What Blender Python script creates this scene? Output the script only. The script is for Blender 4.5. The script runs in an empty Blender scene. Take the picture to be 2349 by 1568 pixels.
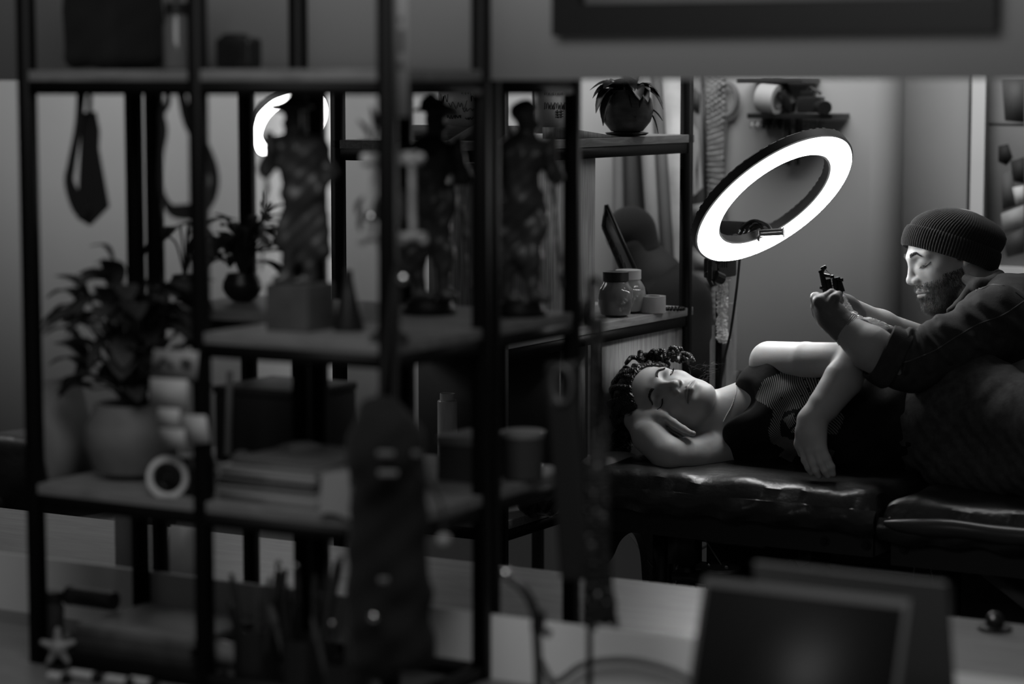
import bpy, bmesh, math, random
import numpy as np
from mathutils import Vector, Matrix
random.seed(7); np.random.seed(7)
scene = bpy.context.scene
COL = scene.collection
PI = math.pi
# ---------------------------------------------------------------- camera
CAM = Vector((0, 0, 1.7)); YAW = math.radians(30); PITCH = math.radians(6.07); FPX = 2349*85/36
cam_d = bpy.data.cameras.new('camera'); cam = bpy.data.objects.new('camera', cam_d); COL.objects.link(cam)
cam_d.lens = 85; cam_d.sensor_width = 36; cam_d.clip_start = 0.05; cam_d.clip_end = 60
cam.location = CAM; cam.rotation_euler = (PI/2-PITCH, 0, YAW)
cam_d.dof.use_dof = True; cam_d.dof.focus_distance = 5.5; cam_d.dof.aperture_fstop = 1.9
scene.camera = cam
FW = Vector((-math.sin(YAW)*math.cos(PITCH), math.cos(YAW)*math.cos(PITCH), -math.sin(PITCH)))
RT = Vector((math.cos(YAW), math.sin(YAW), 0)); UP = RT.cross(FW)
# ---------------------------------------------------------------- world, lights, exposure
w = bpy.data.worlds.new('world'); scene.world = w; w.use_nodes = True
w.node_tree.nodes['Background'].inputs[0].default_value = (1, 1, 1, 1)
w.node_tree.nodes['Background'].inputs[1].default_value = 0.05
def area(name, loc, target, size, power, sy=None):
    l = bpy.data.lights.new(name, 'AREA'); l.energy = power; l.shape = 'RECTANGLE'; l.size = size; l.size_y = sy or size
    o = bpy.data.objects.new(name, l); COL.objects.link(o); o.location = loc
    o.rotation_euler = (Vector(target)-Vector(loc)).to_track_quat('-Z', 'Y').to_euler(); return o
area('fill_light_back_room', (-2.6, 5.7, 2.62), (-2.8, 6.4, 1.1), 2.0, 25, .6)  # unseen area light added to brighten the back wall
area('fill_light_back_left', (-4.9, 4.9, 2.6), (-4.9, 6.5, 0.6), 1.8, 19, 1.0)  # unseen area light added to lift the left part of the back wall
area('fill_light_front_room', (-1.5, 1.9, 2.65), (-1.6, 3.2, 1.3), 1.3, 17.0)  # unseen area light added on the camera side for the header wall
scene.view_settings.view_transform = 'Standard'; scene.view_settings.look = 'None'
scene.view_settings.exposure = 0.0; scene.view_settings.gamma = 1.0; scene.view_settings.use_curve_mapping = False
# ---------------------------------------------------------------- view helpers: turn a sighting into a place in the room
def ray(px, py): return FW + RT*((px-1174.5)/FPX) - UP*((py-784)/FPX)
def PY(px, py, Y):
    r = ray(px, py); return CAM + r*(Y/r.y)
def PX(px, py, X):
    r = ray(px, py); return CAM + r*(X/r.x)
def PZ(px, py, Z):
    r = ray(px, py); return CAM + r*((Z-CAM.z)/r.z)
def scl(p): return FPX/(Vector(p)-CAM).dot(FW)      # pixels per metre there
# ---------------------------------------------------------------- materials
MATS = {}
def g2l(g):
    c = g/255; return c/12.92 if c < .04045 else ((c+.055)/1.055)**2.4
def mat(name, v, rough=.6, spec=.4, metal=0, noise=0, nscale=40, bump=0, bscale=60, stretch=None, coat=0, trans=0, alpha=1, sss=0, emit=0, wood=0, sheen=0, bdist=.002):
    if name in MATS: return MATS[name]
    m = bpy.data.materials.new(name); m.use_nodes = True; nt = m.node_tree; b = nt.nodes['Principled BSDF']
    def S(k, x):
        if k in b.inputs: b.inputs[k].default_value = x
    S('Base Color', (v, v, v, 1)); S('Roughness', rough); S('Specular IOR Level', spec); S('Metallic', metal)
    S('Coat Weight', coat); S('Transmission Weight', trans); S('Alpha', alpha)
    if sss: S('Subsurface Weight', sss); S('Subsurface Radius', (.012, .008, .006)); S('Subsurface Scale', .6)
    if sheen: S('Sheen Weight', sheen)
    if emit: S('Emission Color', (1, 1, 1, 1)); S('Emission Strength', emit)
    if noise or bump or wood:
        tc = nt.nodes.new('ShaderNodeTexCoord'); mp = nt.nodes.new('ShaderNodeMapping'); nt.links.new(tc.outputs['Object'], mp.inputs[0])
        if stretch: mp.inputs['Scale'].default_value = stretch
        src = mp.outputs[0]
    if noise or wood:
        n = nt.nodes.new('ShaderNodeTexNoise'); n.inputs['Scale'].default_value = nscale; n.inputs['Detail'].default_value = 8
        n.inputs['Distortion'].default_value = 1.2 if wood else 0
        nt.links.new(src, n.inputs['Vector'])
        r = nt.nodes.new('ShaderNodeMapRange'); a = noise or wood
        r.inputs[1].default_value = .25; r.inputs[2].default_value = .75
        r.inputs[3].default_value = v*(1-a); r.inputs[4].default_value = v*(1+a)
        nt.links.new(n.outputs[0], r.inputs[0]); nt.links.new(r.outputs[0], b.inputs['Base Color'])
    if bump:
        n2 = nt.nodes.new('ShaderNodeTexNoise'); n2.inputs['Scale'].default_value = bscale; n2.inputs['Detail'].default_value = 5
        nt.links.new(src, n2.inputs['Vector'])
        bp = nt.nodes.new('ShaderNodeBump'); bp.inputs['Strength'].default_value = bump; bp.inputs['Distance'].default_value = bdist
        nt.links.new(n2.outputs[0], bp.inputs['Height']); nt.links.new(bp.outputs[0], b.inputs['Normal'])
    MATS[name] = m; return m
def emis(name, s, v=1):
    m = bpy.data.materials.new(name); m.use_nodes = True; nt = m.node_tree; nt.nodes.clear()
    e = nt.nodes.new('ShaderNodeEmission'); o = nt.nodes.new('ShaderNodeOutputMaterial'); e.inputs[0].default_value = (v, v, v, 1); e.inputs[1].default_value = s
    nt.links.new(e.outputs[0], o.inputs[0]); return m
WALL = mat('painted_wall', .42, .9, .2, noise=.04, nscale=3)
WALLD = mat('painted_wall_header', .55, .9, .2, noise=.03, nscale=2)
WHITE = mat('white_plastic', .6, .5)
PAPER = mat('paper', .5, .85, .2, noise=.05, nscale=20)
BLACKM = mat('black_metal', .004, .5, .15, bump=.1, bscale=400)
BLACKP = mat('black_plastic', .01, .35, .4)
BLACKC = mat('black_fabric', .012, .9, .1, bump=.3, bscale=300, sheen=.05)
LEATH = mat('black_leatherette', .012, .38, .5, bump=.5, bscale=25, bdist=.006)
BOARD = mat('shelf_board_wood', .16, .55, .3, wood=.35, nscale=6, stretch=(1.5, 14, 14))
DESKW = mat('desk_wood', .17, .42, .4, wood=.35, nscale=5, stretch=(1.2, 14, 14))
PANELW = mat('cabinet_wood', .30, .6, .3, wood=.4, nscale=7, stretch=(14, 14, .9))
CHROME = mat('chrome', .6, .18, .5, metal=1)
STEEL = mat('grey_metal', .3, .35, .5, metal=.9)
BRONZE = mat('dark_bronze', .045, .42, .5, metal=.3, bump=.25, bscale=60, noise=.2, nscale=18)
CABB = mat('cabinet_board_wood', .26, .5, .3, wood=.35, nscale=6, stretch=(14, 1.4, 14))
LEAF = mat('dark_leaf', .025, .4, .4, noise=.4, nscale=10)
TERRA = mat('stone_pot', .12, .6, .3, noise=.25, nscale=14)
SKIN = mat('fair_skin', .42, .5, .35, sss=.25, bump=.12, bscale=350, noise=.05, nscale=18, bdist=.0008)
SKINM = mat('fair_skin_man', .40, .5, .35, sss=.2, bump=.18, bscale=300, noise=.08, nscale=25, bdist=.001)
HAIR = mat('dark_hair', .012, .4, .5, bump=.5, bscale=250)
DENIM = mat('dark_denim', .055, .9, .15, bump=.5, bscale=260, noise=.35, nscale=60, bdist=.0015)
SHIRT = mat('charcoal_denim_shirt', .046, .9, .15, bump=.5, bscale=260, noise=.25, nscale=45, bdist=.0015)
GLASS = mat('clear_glass', .8, .04, .5, trans=.85)
FILM = mat('clear_plastic_film', .9, .15, .8, alpha=.7, trans=.2, bump=1, bscale=35, bdist=.01)
# ---------------------------------------------------------------- mesh helpers
class MB:
    def __init__(s): s.v = []; s.f = []
    def add(s, vs, fs):
        k = len(s.v); s.v += [tuple(v) for v in vs]; s.f += [tuple(i+k for i in f) for f in fs]; return s
    def box(s, c, d, R=None, bev=0):
        c = Vector(c); hx, hy, hz = d[0]/2, d[1]/2, d[2]/2; R = R or Matrix.Identity(3)
        b = min(bev, hx*.9, hy*.9, hz*.9)
        if b <= 0:
            vs = [c+R@Vector((x*hx, y*hy, z*hz)) for x in (-1, 1) for y in (-1, 1) for z in (-1, 1)]
            return s.add(vs, [(0,1,3,2),(4,6,7,5),(0,4,5,1),(2,3,7,6),(0,2,6,4),(1,5,7,3)])
        bm = bmesh.new(); bmesh.ops.create_cube(bm, size=1, matrix=Matrix.Diagonal((d[0], d[1], d[2], 1)))
        bmesh.ops.bevel(bm, geom=bm.edges[:]+bm.verts[:], offset=b, segments=3, affect='EDGES', profile=.6)
        bm.verts.index_update()
        s.add([c+R@v.co for v in bm.verts], [[v.index for v in f.verts] for f in bm.faces]); bm.free(); return s
    def tube(s, pts, r, seg=10, cap=True, flat=1):
        P = [Vector(p) for p in pts]; n = len(P); rr = r if hasattr(r, '__len__') else [r]*n
        vs = []; prev = None
        for i, p in enumerate(P):
            t = (P[min(i+1, n-1)]-P[max(i-1, 0)])
            t = t.normalized() if t.length > 1e-9 else Vector((0, 0, 1))
            if prev is None:
                a = Vector((0, 0, 1)) if abs(t.z) < .9 else Vector((1, 0, 0)); u = t.cross(a).normalized()
            else: u = (prev-t*prev.dot(t)); u = u.normalized() if u.length > 1e-6 else t.orthogonal().normalized()
            prev = u; vv = t.cross(u)
            for j in range(seg):
                a = 2*PI*j/seg; vs.append(p+(u*math.cos(a)+vv*math.sin(a)*flat)*rr[i])
        fs = [(i*seg+j, i*seg+(j+1) % seg, (i+1)*seg+(j+1) % seg, (i+1)*seg+j) for i in range(n-1) for j in range(seg)]
        if cap: fs += [tuple(range(seg))[::-1], tuple((n-1)*seg+j for j in range(seg))]
        return s.add(vs, fs)
    def lathe(s, c, prof, seg=32, R=None, cap=True):
        c = Vector(c); R = R or Matrix.Identity(3); vs = []
        for r, z in prof:
            for j in range(seg):
                a = 2*PI*j/seg; vs.append(c+R@Vector((r*math.cos(a), r*math.sin(a), z)))
        n = len(prof)
        fs = [(i*seg+j, i*seg+(j+1) % seg, (i+1)*seg+(j+1) % seg, (i+1)*seg+j) for i in range(n-1) for j in range(seg)]
        if cap: fs += [tuple(range(seg))[::-1], tuple((n-1)*seg+j for j in range(seg))]
        return s.add(vs, fs)
    def ball(s, c, r, seg=12, R=None):
        rx = r if hasattr(r, '__len__') else (r, r, r); R = R or Matrix.Identity(3); c = Vector(c); vs = []; n = seg//2+1
        for i in range(n+1):
            th = PI*i/n
            for j in range(seg):
                a = 2*PI*j/seg; vs.append(c+R@Vector((rx[0]*math.sin(th)*math.cos(a), rx[1]*math.sin(th)*math.sin(a), rx[2]*math.cos(th))))
        return s.add(vs, [((i+1)*seg+j, (i+1)*seg+(j+1) % seg, i*seg+(j+1) % seg, i*seg+j) for i in range(n) for j in range(seg)])
    def prism(s, poly, d):   # poly: list of 3D points in one plane, d: extrusion vector
        n = len(poly); P = [Vector(p) for p in poly]; Q = [p+Vector(d) for p in P]
        return s.add(P+Q, [tuple(range(n))[::-1], tuple(n+i for i in range(n))]+[(i, (i+1) % n, n+(i+1) % n, n+i) for i in range(n)])
    def build(s, name, m, parent=None, smooth=True, loc=None):
        me = bpy.data.meshes.new(name); me.from_pydata(s.v, [], s.f); me.validate()
        bm = bmesh.new(); bm.from_mesh(me); bmesh.ops.remove_doubles(bm, verts=bm.verts, dist=1e-6); bmesh.ops.recalc_face_normals(bm, faces=bm.faces)
        for e in bm.edges:
            if len(e.link_faces) == 2 and e.calc_face_angle(0) > .6: e.smooth = False
        bm.to_mesh(me); bm.free()
        if smooth: me.polygons.foreach_set('use_smooth', [True]*len(me.polygons))
        if m: me.materials.append(m)
        o = bpy.data.objects.new(name, me); COL.objects.link(o)
        if parent: place(o, parent)
        return o
def place(o, parent):
    o.parent = parent; o.matrix_parent_inverse = world_of(parent).inverted()
def world_of(o):
    m = o.matrix_basis.copy()
    if o.parent: m = world_of(o.parent) @ o.matrix_parent_inverse @ m
    return m
def thing(name, label, cat, loc=(0, 0, 0), group=None):
    o = bpy.data.objects.new(name, None); COL.objects.link(o); o.location = loc; o.empty_display_size = .05
    tag(o, label, cat, group); return o
def tag(o, label=None, cat=None, group=None, kind=None):
    if label: o['label'] = label
    if cat: o['category'] = cat
    if group: o['group'] = group
    if kind: o['kind'] = kind
    return o
def struct(name, mb, m, label=None): return tag(mb.build(name, m), label or None, None, None, 'structure')
def bez(pts, n=24):     # Catmull-Rom through points
    P = [Vector(p) for p in pts]; P = [P[0]*2-P[1]]+P+[P[-1]*2-P[-2]]; out = []
    m = len(P)-3
    for k in range(n+1):
        u = k/n*m; i = min(int(u), m-1); t = u-i; a, b, c, d = P[i:i+4]
        out.append(.5*((2*b)+(c-a)*t+(2*a-5*b+4*c-d)*t*t+(3*b-a-3*c+d)*t**3))
    return out
def tube_obj(name, pts, r, m, parent=None, seg=8): return MB().tube(pts, r, seg).build(name, m, parent)
# ---------------------------------------------------------------- signed-distance modelling + surface nets
class SDF:
    """list of rounded primitives blended into one skin"""
    def __init__(s): s.p = []
    def cap(s, a, b, ra, rb=None, k=.015, op=1): s.p.append(('c', op, k, Vector(a), Vector(b), ra, ra if rb is None else rb)); return s
    def ell(s, c, r, R=None, k=.015, op=1):
        r = r if hasattr(r, '__len__') else (r, r, r); s.p.append(('e', op, k, Vector(c), r, R or Matrix.Identity(3))); return s
    def box(s, c, h, R=None, rd=.01, k=.01, op=1): s.p.append(('b', op, k, Vector(c), h, R or Matrix.Identity(3), rd)); return s
    def chain(s, pts, rs, k=.015):
        for i in range(len(pts)-1): s.cap(pts[i], pts[i+1], rs[i], rs[i+1], k)
        return s
    def cut(s, kind, *a, **kw): kw['op'] = -1; getattr(s, kind)(*a, **kw); return s
    def xf(s, M, other, scale=1):   # append other's primitives transformed by M (4x4 rigid)
        R = M.to_3x3()
        for p in other.p:
            if p[0] == 'c': s.p.append(('c', p[1], p[2]*scale, M@(p[3]*scale), M@(p[4]*scale), p[5]*scale, p[6]*scale))
            elif p[0] == 'e': s.p.append(('e', p[1], p[2]*scale, M@(p[3]*scale), tuple(x*scale for x in p[4]), R@p[5]))
            else: s.p.append(('b', p[1], p[2]*scale, M@(p[3]*scale), tuple(x*scale for x in p[4]), R@p[5], p[6]*scale))
        return s
    def mesh(s, name, vox, m, parent=None, disp=None, pad=.0):
        lo = np.full(3, 1e9); hi = -lo
        ext = []
        for p in s.p:
            if p[0] == 'c':
                a, b = np.array(p[3]), np.array(p[4]); r = max(p[5], p[6]); l = np.minimum(a, b)-r; h = np.maximum(a, b)+r
            elif p[0] == 'e': r = max(p[4]); l = np.array(p[3])-r; h = np.array(p[3])+r
            else: r = Vector(p[4]).length+p[6]; l = np.array(p[3])-r; h = np.array(p[3])+r
            ext.append((l, h))
            if p[1] > 0: lo = np.minimum(lo, l); hi = np.maximum(hi, h)
        lo -= 3*vox+pad; hi += 3*vox+pad
        n = np.ceil((hi-lo)/vox).astype(int)+1
        G = np.full(n, 1.0, dtype=np.float32)
        ax = [lo[i]+vox*np.arange(n[i]) for i in range(3)]
        for p, (l, h) in zip(s.p, ext):
            mg = p[2]+3*vox+pad
            i0 = np.maximum(((l-mg-lo)/vox).astype(int), 0); i1 = np.minimum(((h+mg-lo)/vox).astype(int)+2, n)
            if (i1 <= i0).any(): continue
            X = ax[0][i0[0]:i1[0], None, None]; Y = ax[1][None, i0[1]:i1[1], None]; Z = ax[2][None, None, i0[2]:i1[2]]
            if p[0] == 'c':
                a, b = p[3], p[4]; d = b-a; L2 = max(d.length_squared, 1e-12)
                px, py, pz = X-a.x, Y-a.y, Z-a.z
                t = np.clip((px*d.x+py*d.y+pz*d.z)/L2, 0, 1)
                D = np.sqrt((px-t*d.x)**2+(py-t*d.y)**2+(pz-t*d.z)**2)-(p[5]+(p[6]-p[5])*t)
            else:
                c = p[3]; R = p[5]; px, py, pz = X-c.x, Y-c.y, Z-c.z
                q = [R[0][i]*px+R[1][i]*py+R[2][i]*pz for i in range(3)]
                if p[0] == 'e':
                    r = p[4]; k0 = np.sqrt(sum((q[i]/r[i])**2 for i in range(3))); k1 = np.sqrt(sum((q[i]/r[i]**2)**2 for i in range(3)))+1e-9
                    D = k0*(k0-1)/k1
                else:
                    qq = [np.abs(q[i])-p[4][i] for i in range(3)]
                    D = np.sqrt(sum(np.maximum(x, 0)**2 for x in qq))+np.minimum(np.maximum(qq[0], np.maximum(qq[1], qq[2])), 0)-p[6]
            S = G[i0[0]:i1[0], i0[1]:i1[1], i0[2]:i1[2]]; k = max(p[2], 1e-5)
            if p[1] > 0:
                hh = np.maximum(k-np.abs(S-D), 0)/k; S[:] = np.minimum(S, D)-hh*hh*k*.25
            else:
                D = -D; hh = np.maximum(k-np.abs(S-D), 0)/k; S[:] = np.maximum(S, D)+hh*hh*k*.25
        if disp is not None:
            for i in range(0, n[0], 16):
                Xs, Ys, Zs = np.meshgrid(ax[0][i:i+16], ax[1], ax[2], indexing='ij')
                near = np.abs(G[i:i+16]) < .03
                if near.any():
                    sl = G[i:i+16]; sl[near] += disp(Xs[near], Ys[near], Zs[near]).astype(np.float32)
        V, F = surface_nets(G, lo, vox)
        me = bpy.data.meshes.new(name); me.vertices.add(len(V)); me.vertices.foreach_set('co', V.ravel())
        me.loops.add(len(F)*4); me.loops.foreach_set('vertex_index', F.ravel().astype(np.int32))
        me.polygons.add(len(F)); me.polygons.foreach_set('loop_start', np.arange(0, len(F)*4, 4, dtype=np.int32))
        me.update(calc_edges=True); me.validate(); me.polygons.foreach_set('use_smooth', [True]*len(me.polygons))
        me.materials.append(m)
        o = bpy.data.objects.new(name, me); COL.objects.link(o)
        if parent: place(o, parent)
        return o
def surface_nets(G, lo, vox):
    Sg = G < 0; nx, ny, nz = G.shape
    c = np.zeros((nx-1, ny-1, nz-1), dtype=np.int8)
    for i in (0, 1):
        for j in (0, 1):
            for k in (0, 1): c += Sg[i:nx-1+i, j:ny-1+j, k:nz-1+k]
    act = (c > 0) & (c < 8); idx = np.full(c.shape, -1, dtype=np.int64); I = np.argwhere(act); idx[act] = np.arange(len(I))
    acc = np.zeros((len(I), 3)); cnt = np.zeros(len(I))
    corners = [(i, j, k) for i in (0, 1) for j in (0, 1) for k in (0, 1)]
    for a in corners:
        for d in range(3):
            if a[d]: continue
            b = list(a); b[d] = 1
            ga = G[I[:, 0]+a[0], I[:, 1]+a[1], I[:, 2]+a[2]]; gb = G[I[:, 0]+b[0], I[:, 1]+b[1], I[:, 2]+b[2]]
            x = (ga < 0) != (gb < 0); t = np.where(x, ga/np.where(x, ga-gb, 1), 0)
            pt = np.tile(np.array(a, float), (len(I), 1)); pt[:, d] += t
            acc[x] += pt[x]; cnt[x] += 1
    V = lo+(I+acc/cnt[:, None])*vox; Fs = []
    for d in range(3):
        u, v = (d+1) % 3, (d+2) % 3
        sl0 = [slice(None)]*3; sl1 = [slice(None)]*3; sl0[d] = slice(0, -1); sl1[d] = slice(1, None)
        A, B = Sg[tuple(sl0)], Sg[tuple(sl1)]; E = np.argwhere(A != B)
        ok = (E[:, u] > 0) & (E[:, v] > 0) & (E[:, u] < G.shape[u]-1) & (E[:, v] < G.shape[v]-1); E = E[ok]
        q = []
        for du, dv in ((1, 1), (0, 1), (0, 0), (1, 0)):
            e = E.copy(); e[:, u] -= du; e[:, v] -= dv; q.append(idx[e[:, 0], e[:, 1], e[:, 2]])
        Q = np.stack(q, 1); flip = ~A[E[:, 0], E[:, 1], E[:, 2]]
        Q[flip] = Q[flip][:, ::-1]; Fs.append(Q)
    F = np.concatenate(Fs); F = F[(F >= 0).all(1)]
    return V, F
def basis(x, z):      # rotation whose x axis is x and z axis close to z
    x = Vector(x).normalized(); z = Vector(z); z = (z-x*z.dot(x)).normalized(); y = z.cross(x)
    return Matrix((x, y, z)).transposed()
def cv(r, u, t): return RT*r+UP*u-FW*t   # a direction given as right / up / towards the viewer

def spot(px, Y, z):       # the place at world depth Y and height z that is seen in image column px
    py = 800
    for _ in range(6):
        p = PY(px, py, Y); py += (p.z-z)*scl(p)
    return p
def proj(V):          # numpy points -> image columns and rows
    V = np.asarray(V)-np.array(CAM); d = V@np.array(FW)
    return 1174.5+FPX*(V@np.array(RT))/d, 784-FPX*(V@np.array(UP))/d
def hairs(name, roots, dirs, grav, L, r, m, parent, K=5, curl=0.0, seed=3):
    rs = np.random.RandomState(seed); N = len(roots); roots = np.array(roots, float); d = np.array(dirs, float); g = np.array(grav, float)
    d /= np.linalg.norm(d, axis=1)[:, None]; L = np.array(L)*np.ones(N); pts = [roots]; cur = d
    rnd = rs.randn(N, 3)*curl
    for k in range(K-1):
        cur = cur+(g*.35 if g.ndim == 1 else g*.35)+rnd*.3; cur = cur/np.linalg.norm(cur, axis=1)[:, None]; pts.append(pts[-1]+cur*(L/(K-1))[:, None])
    side = np.cross(d, np.array([.3, .5, .81])); side /= np.linalg.norm(side, axis=1)[:, None]; up = np.cross(d, side)
    V = np.zeros((N, K, 3, 3))
    for k in range(K):
        rr = r*(1-.85*k/(K-1))
        for j in range(3):
            a = 2*PI*j/3; V[:, k, j] = pts[k]+(side*math.cos(a)+up*math.sin(a))*rr
    base = (np.arange(N)*K*3)[:, None, None, None]; kk = np.arange(K-1)[None, :, None, None]; jj = np.arange(3)[None, None, :, None]
    q = np.concatenate([base+kk*3+jj, base+kk*3+(jj+1) % 3, base+(kk+1)*3+(jj+1) % 3, base+(kk+1)*3+jj], axis=3).reshape(-1, 4)
    me = bpy.data.meshes.new(name); me.vertices.add(N*K*3); me.vertices.foreach_set('co', V.ravel())
    me.loops.add(len(q)*4); me.loops.foreach_set('vertex_index', q.ravel().astype(np.int32)); me.polygons.add(len(q))
    me.polygons.foreach_set('loop_start', np.arange(0, len(q)*4, 4, dtype=np.int32)); me.update(calc_edges=True)
    me.polygons.foreach_set('use_smooth', [True]*len(q)); me.materials.append(m)
    o = bpy.data.objects.new(name, me); COL.objects.link(o); place(o, parent)
    return o
def rope(mb, pts, r, pitch=.022, seg=7):
    P = pts; n = len(P); L = [0]
    for i in range(1, n): L.append(L[-1]+(P[i]-P[i-1]).length)
    prev = None; A = [[], []]
    for i, p in enumerate(P):
        t = (P[min(i+1, n-1)]-P[max(i-1, 0)]).normalized()
        u = t.orthogonal().normalized() if prev is None else (prev-t*prev.dot(t)).normalized(); prev = u; v = t.cross(u)
        for s in (0, 1):
            a = 2*PI*L[i]/pitch+s*PI; A[s].append(p+(u*math.cos(a)+v*math.sin(a))*r*.52)
    for s in (0, 1): mb.tube(A[s], [r*.64*min(1, .5+(n-1-i)*.15) for i in range(n)], seg)
# ================================================================ the room
WY = 3.28                                  # partition plane; geometry beyond builds out a wall mirror's reflection
def wbox(x0, x1, y0, y1, z0, z1, mb=None, bev=0):
    mb = mb or MB(); return mb.box(((x0+x1)/2, (y0+y1)/2, (z0+z1)/2), (abs(x1-x0), abs(y1-y0), abs(z1-z0)), bev=bev)
struct('floor', wbox(-9, 4, -1.5, 8, -.06, 0), mat('floor_concrete', .16, .6, .3, noise=.2, nscale=3))
pb = MB(); wbox(-5.2, 1.6, WY-.008, WY+.008, 1.7075, 2.7, pb); struct('wall_header', pb, WALLD)
struct('wall_parapet', wbox(-5.2, 1.6, WY-.008, WY+.008, .0, .856), mat('painted_parapet', .62, .8, .2, noise=.04, nscale=3))
struct('wall_back', wbox(-9, -2.533, 6.4, 6.72, 0, 2.7), WALL)
struct('wall_back_recess', wbox(-2.533, 2.5, 6.66, 6.72, 0, 2.7), WALL)
struct('wall_left', wbox(-9.06, -9, -1.5, 6.72, 0, 2.7), WALL)
struct('baseboard_back', wbox(-9, -2.52, 6.385, 6.4, 0, .08), mat('baseboard_grey', .1))
# ---- the counter on both sides of the partition
def desk(label, x0, x1, y0, y1, z=.75, front=None):
    t = thing('desk', label, 'desk', ((x0+x1)/2, (y0+y1)/2, 0))
    wbox(x0, x1, y0, y1, z-.036, z, bev=.003).build('desktop', DESKW, t)
    for x in (x0+.12, x1-.12):
        for y in (y0+.06, y1-.06): wbox(x-.02, x+.02, y-.02, y+.02, 0, z-.036).build('leg', BLACKM, t)
    return t
desk('reflected wooden desk built solid on the far side of the partition, lit bright beside the laptops', -4.75, .9, 3.29, 4.096)
desk('dark wooden desk on the near side carrying the black metal shelf', -4.6, .5, 2.35, 3.27, .755)
# ================================================================ the black shelf rack on the desk, near and far half
FX = (-2.625, -2.283, -1.937); FY0, FY1 = 2.99, 3.258
TY0, TY1 = 3.302, 3.57
TOPZ, MIDZ, LOWZ = 1.7225, 1.319, 1.054
def rack(label, y0, y1, xs, full_mid):
    t = thing('metal_rack', label, 'shelf unit', (xs[1], (y0+y1)/2, .755))
    h = .011
    for x in xs:
        for y in (y0, y1): wbox(x-h, x+h, y-h, y+h, .7565, 2.35).build('post', BLACKM, t)
    for z in (TOPZ, MIDZ, LOWZ, .796):
        a = xs[0] if (z != MIDZ or full_mid) else xs[1]
        r = MB()
        for y in (y0, y1): wbox(a, xs[-1], y-h*.8, y+h*.8, z-.038, z-.017, r)
        for x in xs:
            if x >= a: wbox(x-h*.8, x+h*.8, y0, y1, z-.038, z-.017, r)
        r.build('rail', BLACKM, t)
        if z > .8:
            wbox(a+.004, xs[-1]+.008, y0-.008, y1, z-.017, z, bev=.002).build('shelf_board', BOARD, t)
    return t
rack('tall black metal rack with wooden boards nearest the viewer, out of focus', FY0, FY1, FX, False)
rack('second black metal rack, a mirror reflection of the nearest one built solid behind it', TY0, TY1, (-2.617, -2.277, -1.945), True)
# ---- picture on the header
pt = thing('picture_frame', 'wide black framed picture hanging on the wall at the top edge', 'picture', (-1.45, WY-.02, 1.78))
fx0, fx1, fz, fw = -1.805, -1.105, 1.774, .047
fr = MB(); wbox(fx0, fx1, WY-.033, WY-.009, fz, fz+fw, fr); wbox(fx0, fx1, WY-.033, WY-.009, fz+.53, fz+.53+fw, fr)
wbox(fx0, fx0+fw, WY-.033, WY-.009, fz+fw, fz+.53, fr); wbox(fx1-fw, fx1, WY-.033, WY-.009, fz+fw, fz+.53, fr)
fr.build('frame', BLACKP, pt)
wbox(fx0+fw, fx1-fw, WY-.015, WY-.009, fz+fw, fz+.53).build('mat_board', PAPER, pt)
wbox(fx0+fw+.016, fx1-fw-.016, WY-.0165, WY-.0151, fz+fw+.012, fz+.51).build('print', mat('dark_print', .06, .5, noise=.5, nscale=8), pt)
# ================================================================ steel framed cabinet behind, beside the tattoo bed
bx0, bx1, by0, by1 = -3.04, -2.62, 4.49, 5.40
cb = thing('shelf_cabinet', 'steel framed wooden cabinet with jars and a potted plant, behind the racks', 'cabinet', (-2.83, 4.95, 0))
for x in (bx0, bx1):
    for y in (by0, by1): wbox(x-.012, x+.012, y-.012, y+.012, 0, 2.05).build('post', BLACKM, cb)
for z in (1.578, 1.150, .755, .36, 2.03):
    r = MB()
    for y in (by0, by1): wbox(bx0, bx1, y-.01, y+.01, z-.045, z-.02, r)
    for x in (bx0, bx1): wbox(x-.01, x+.01, by0, by1, z-.045, z-.02, r)
    r.build('rail', BLACKM, cb)
    wbox(bx0-.01, bx1+.012, by0-.012, by1+.02, z-.0195, z, bev=.0015).build('shelf_board', CABB if z != .755 else BOARD, cb)
wbox(bx1-.02, bx1-.002, by0+.014, 4.925, 1.151, 1.532).build('side_panel', PANELW, cb)
wbox(-2.80, bx1-.022, by0-.004, by0+.01, 1.151, 1.532).build('door', PANELW, cb)
wbox(bx1-.02, bx1-.002, 4.94, by1-.013, .756, 1.104).build('side_panel', PANELW, cb)
wbox(-2.92, bx1-.022, 4.915, 4.93, .756, 1.104).build('divider', PANELW, cb)
wbox(-3.02, bx1-.022, 4.79, 4.80, .756, 1.104).build('inner_panel', mat('dark_laminate', .03, .6), cb)
wbox(bx1-.012, bx1+.006, 4.925, 4.945, .756, 1.104).build('post', BLACKM, cb)
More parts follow.
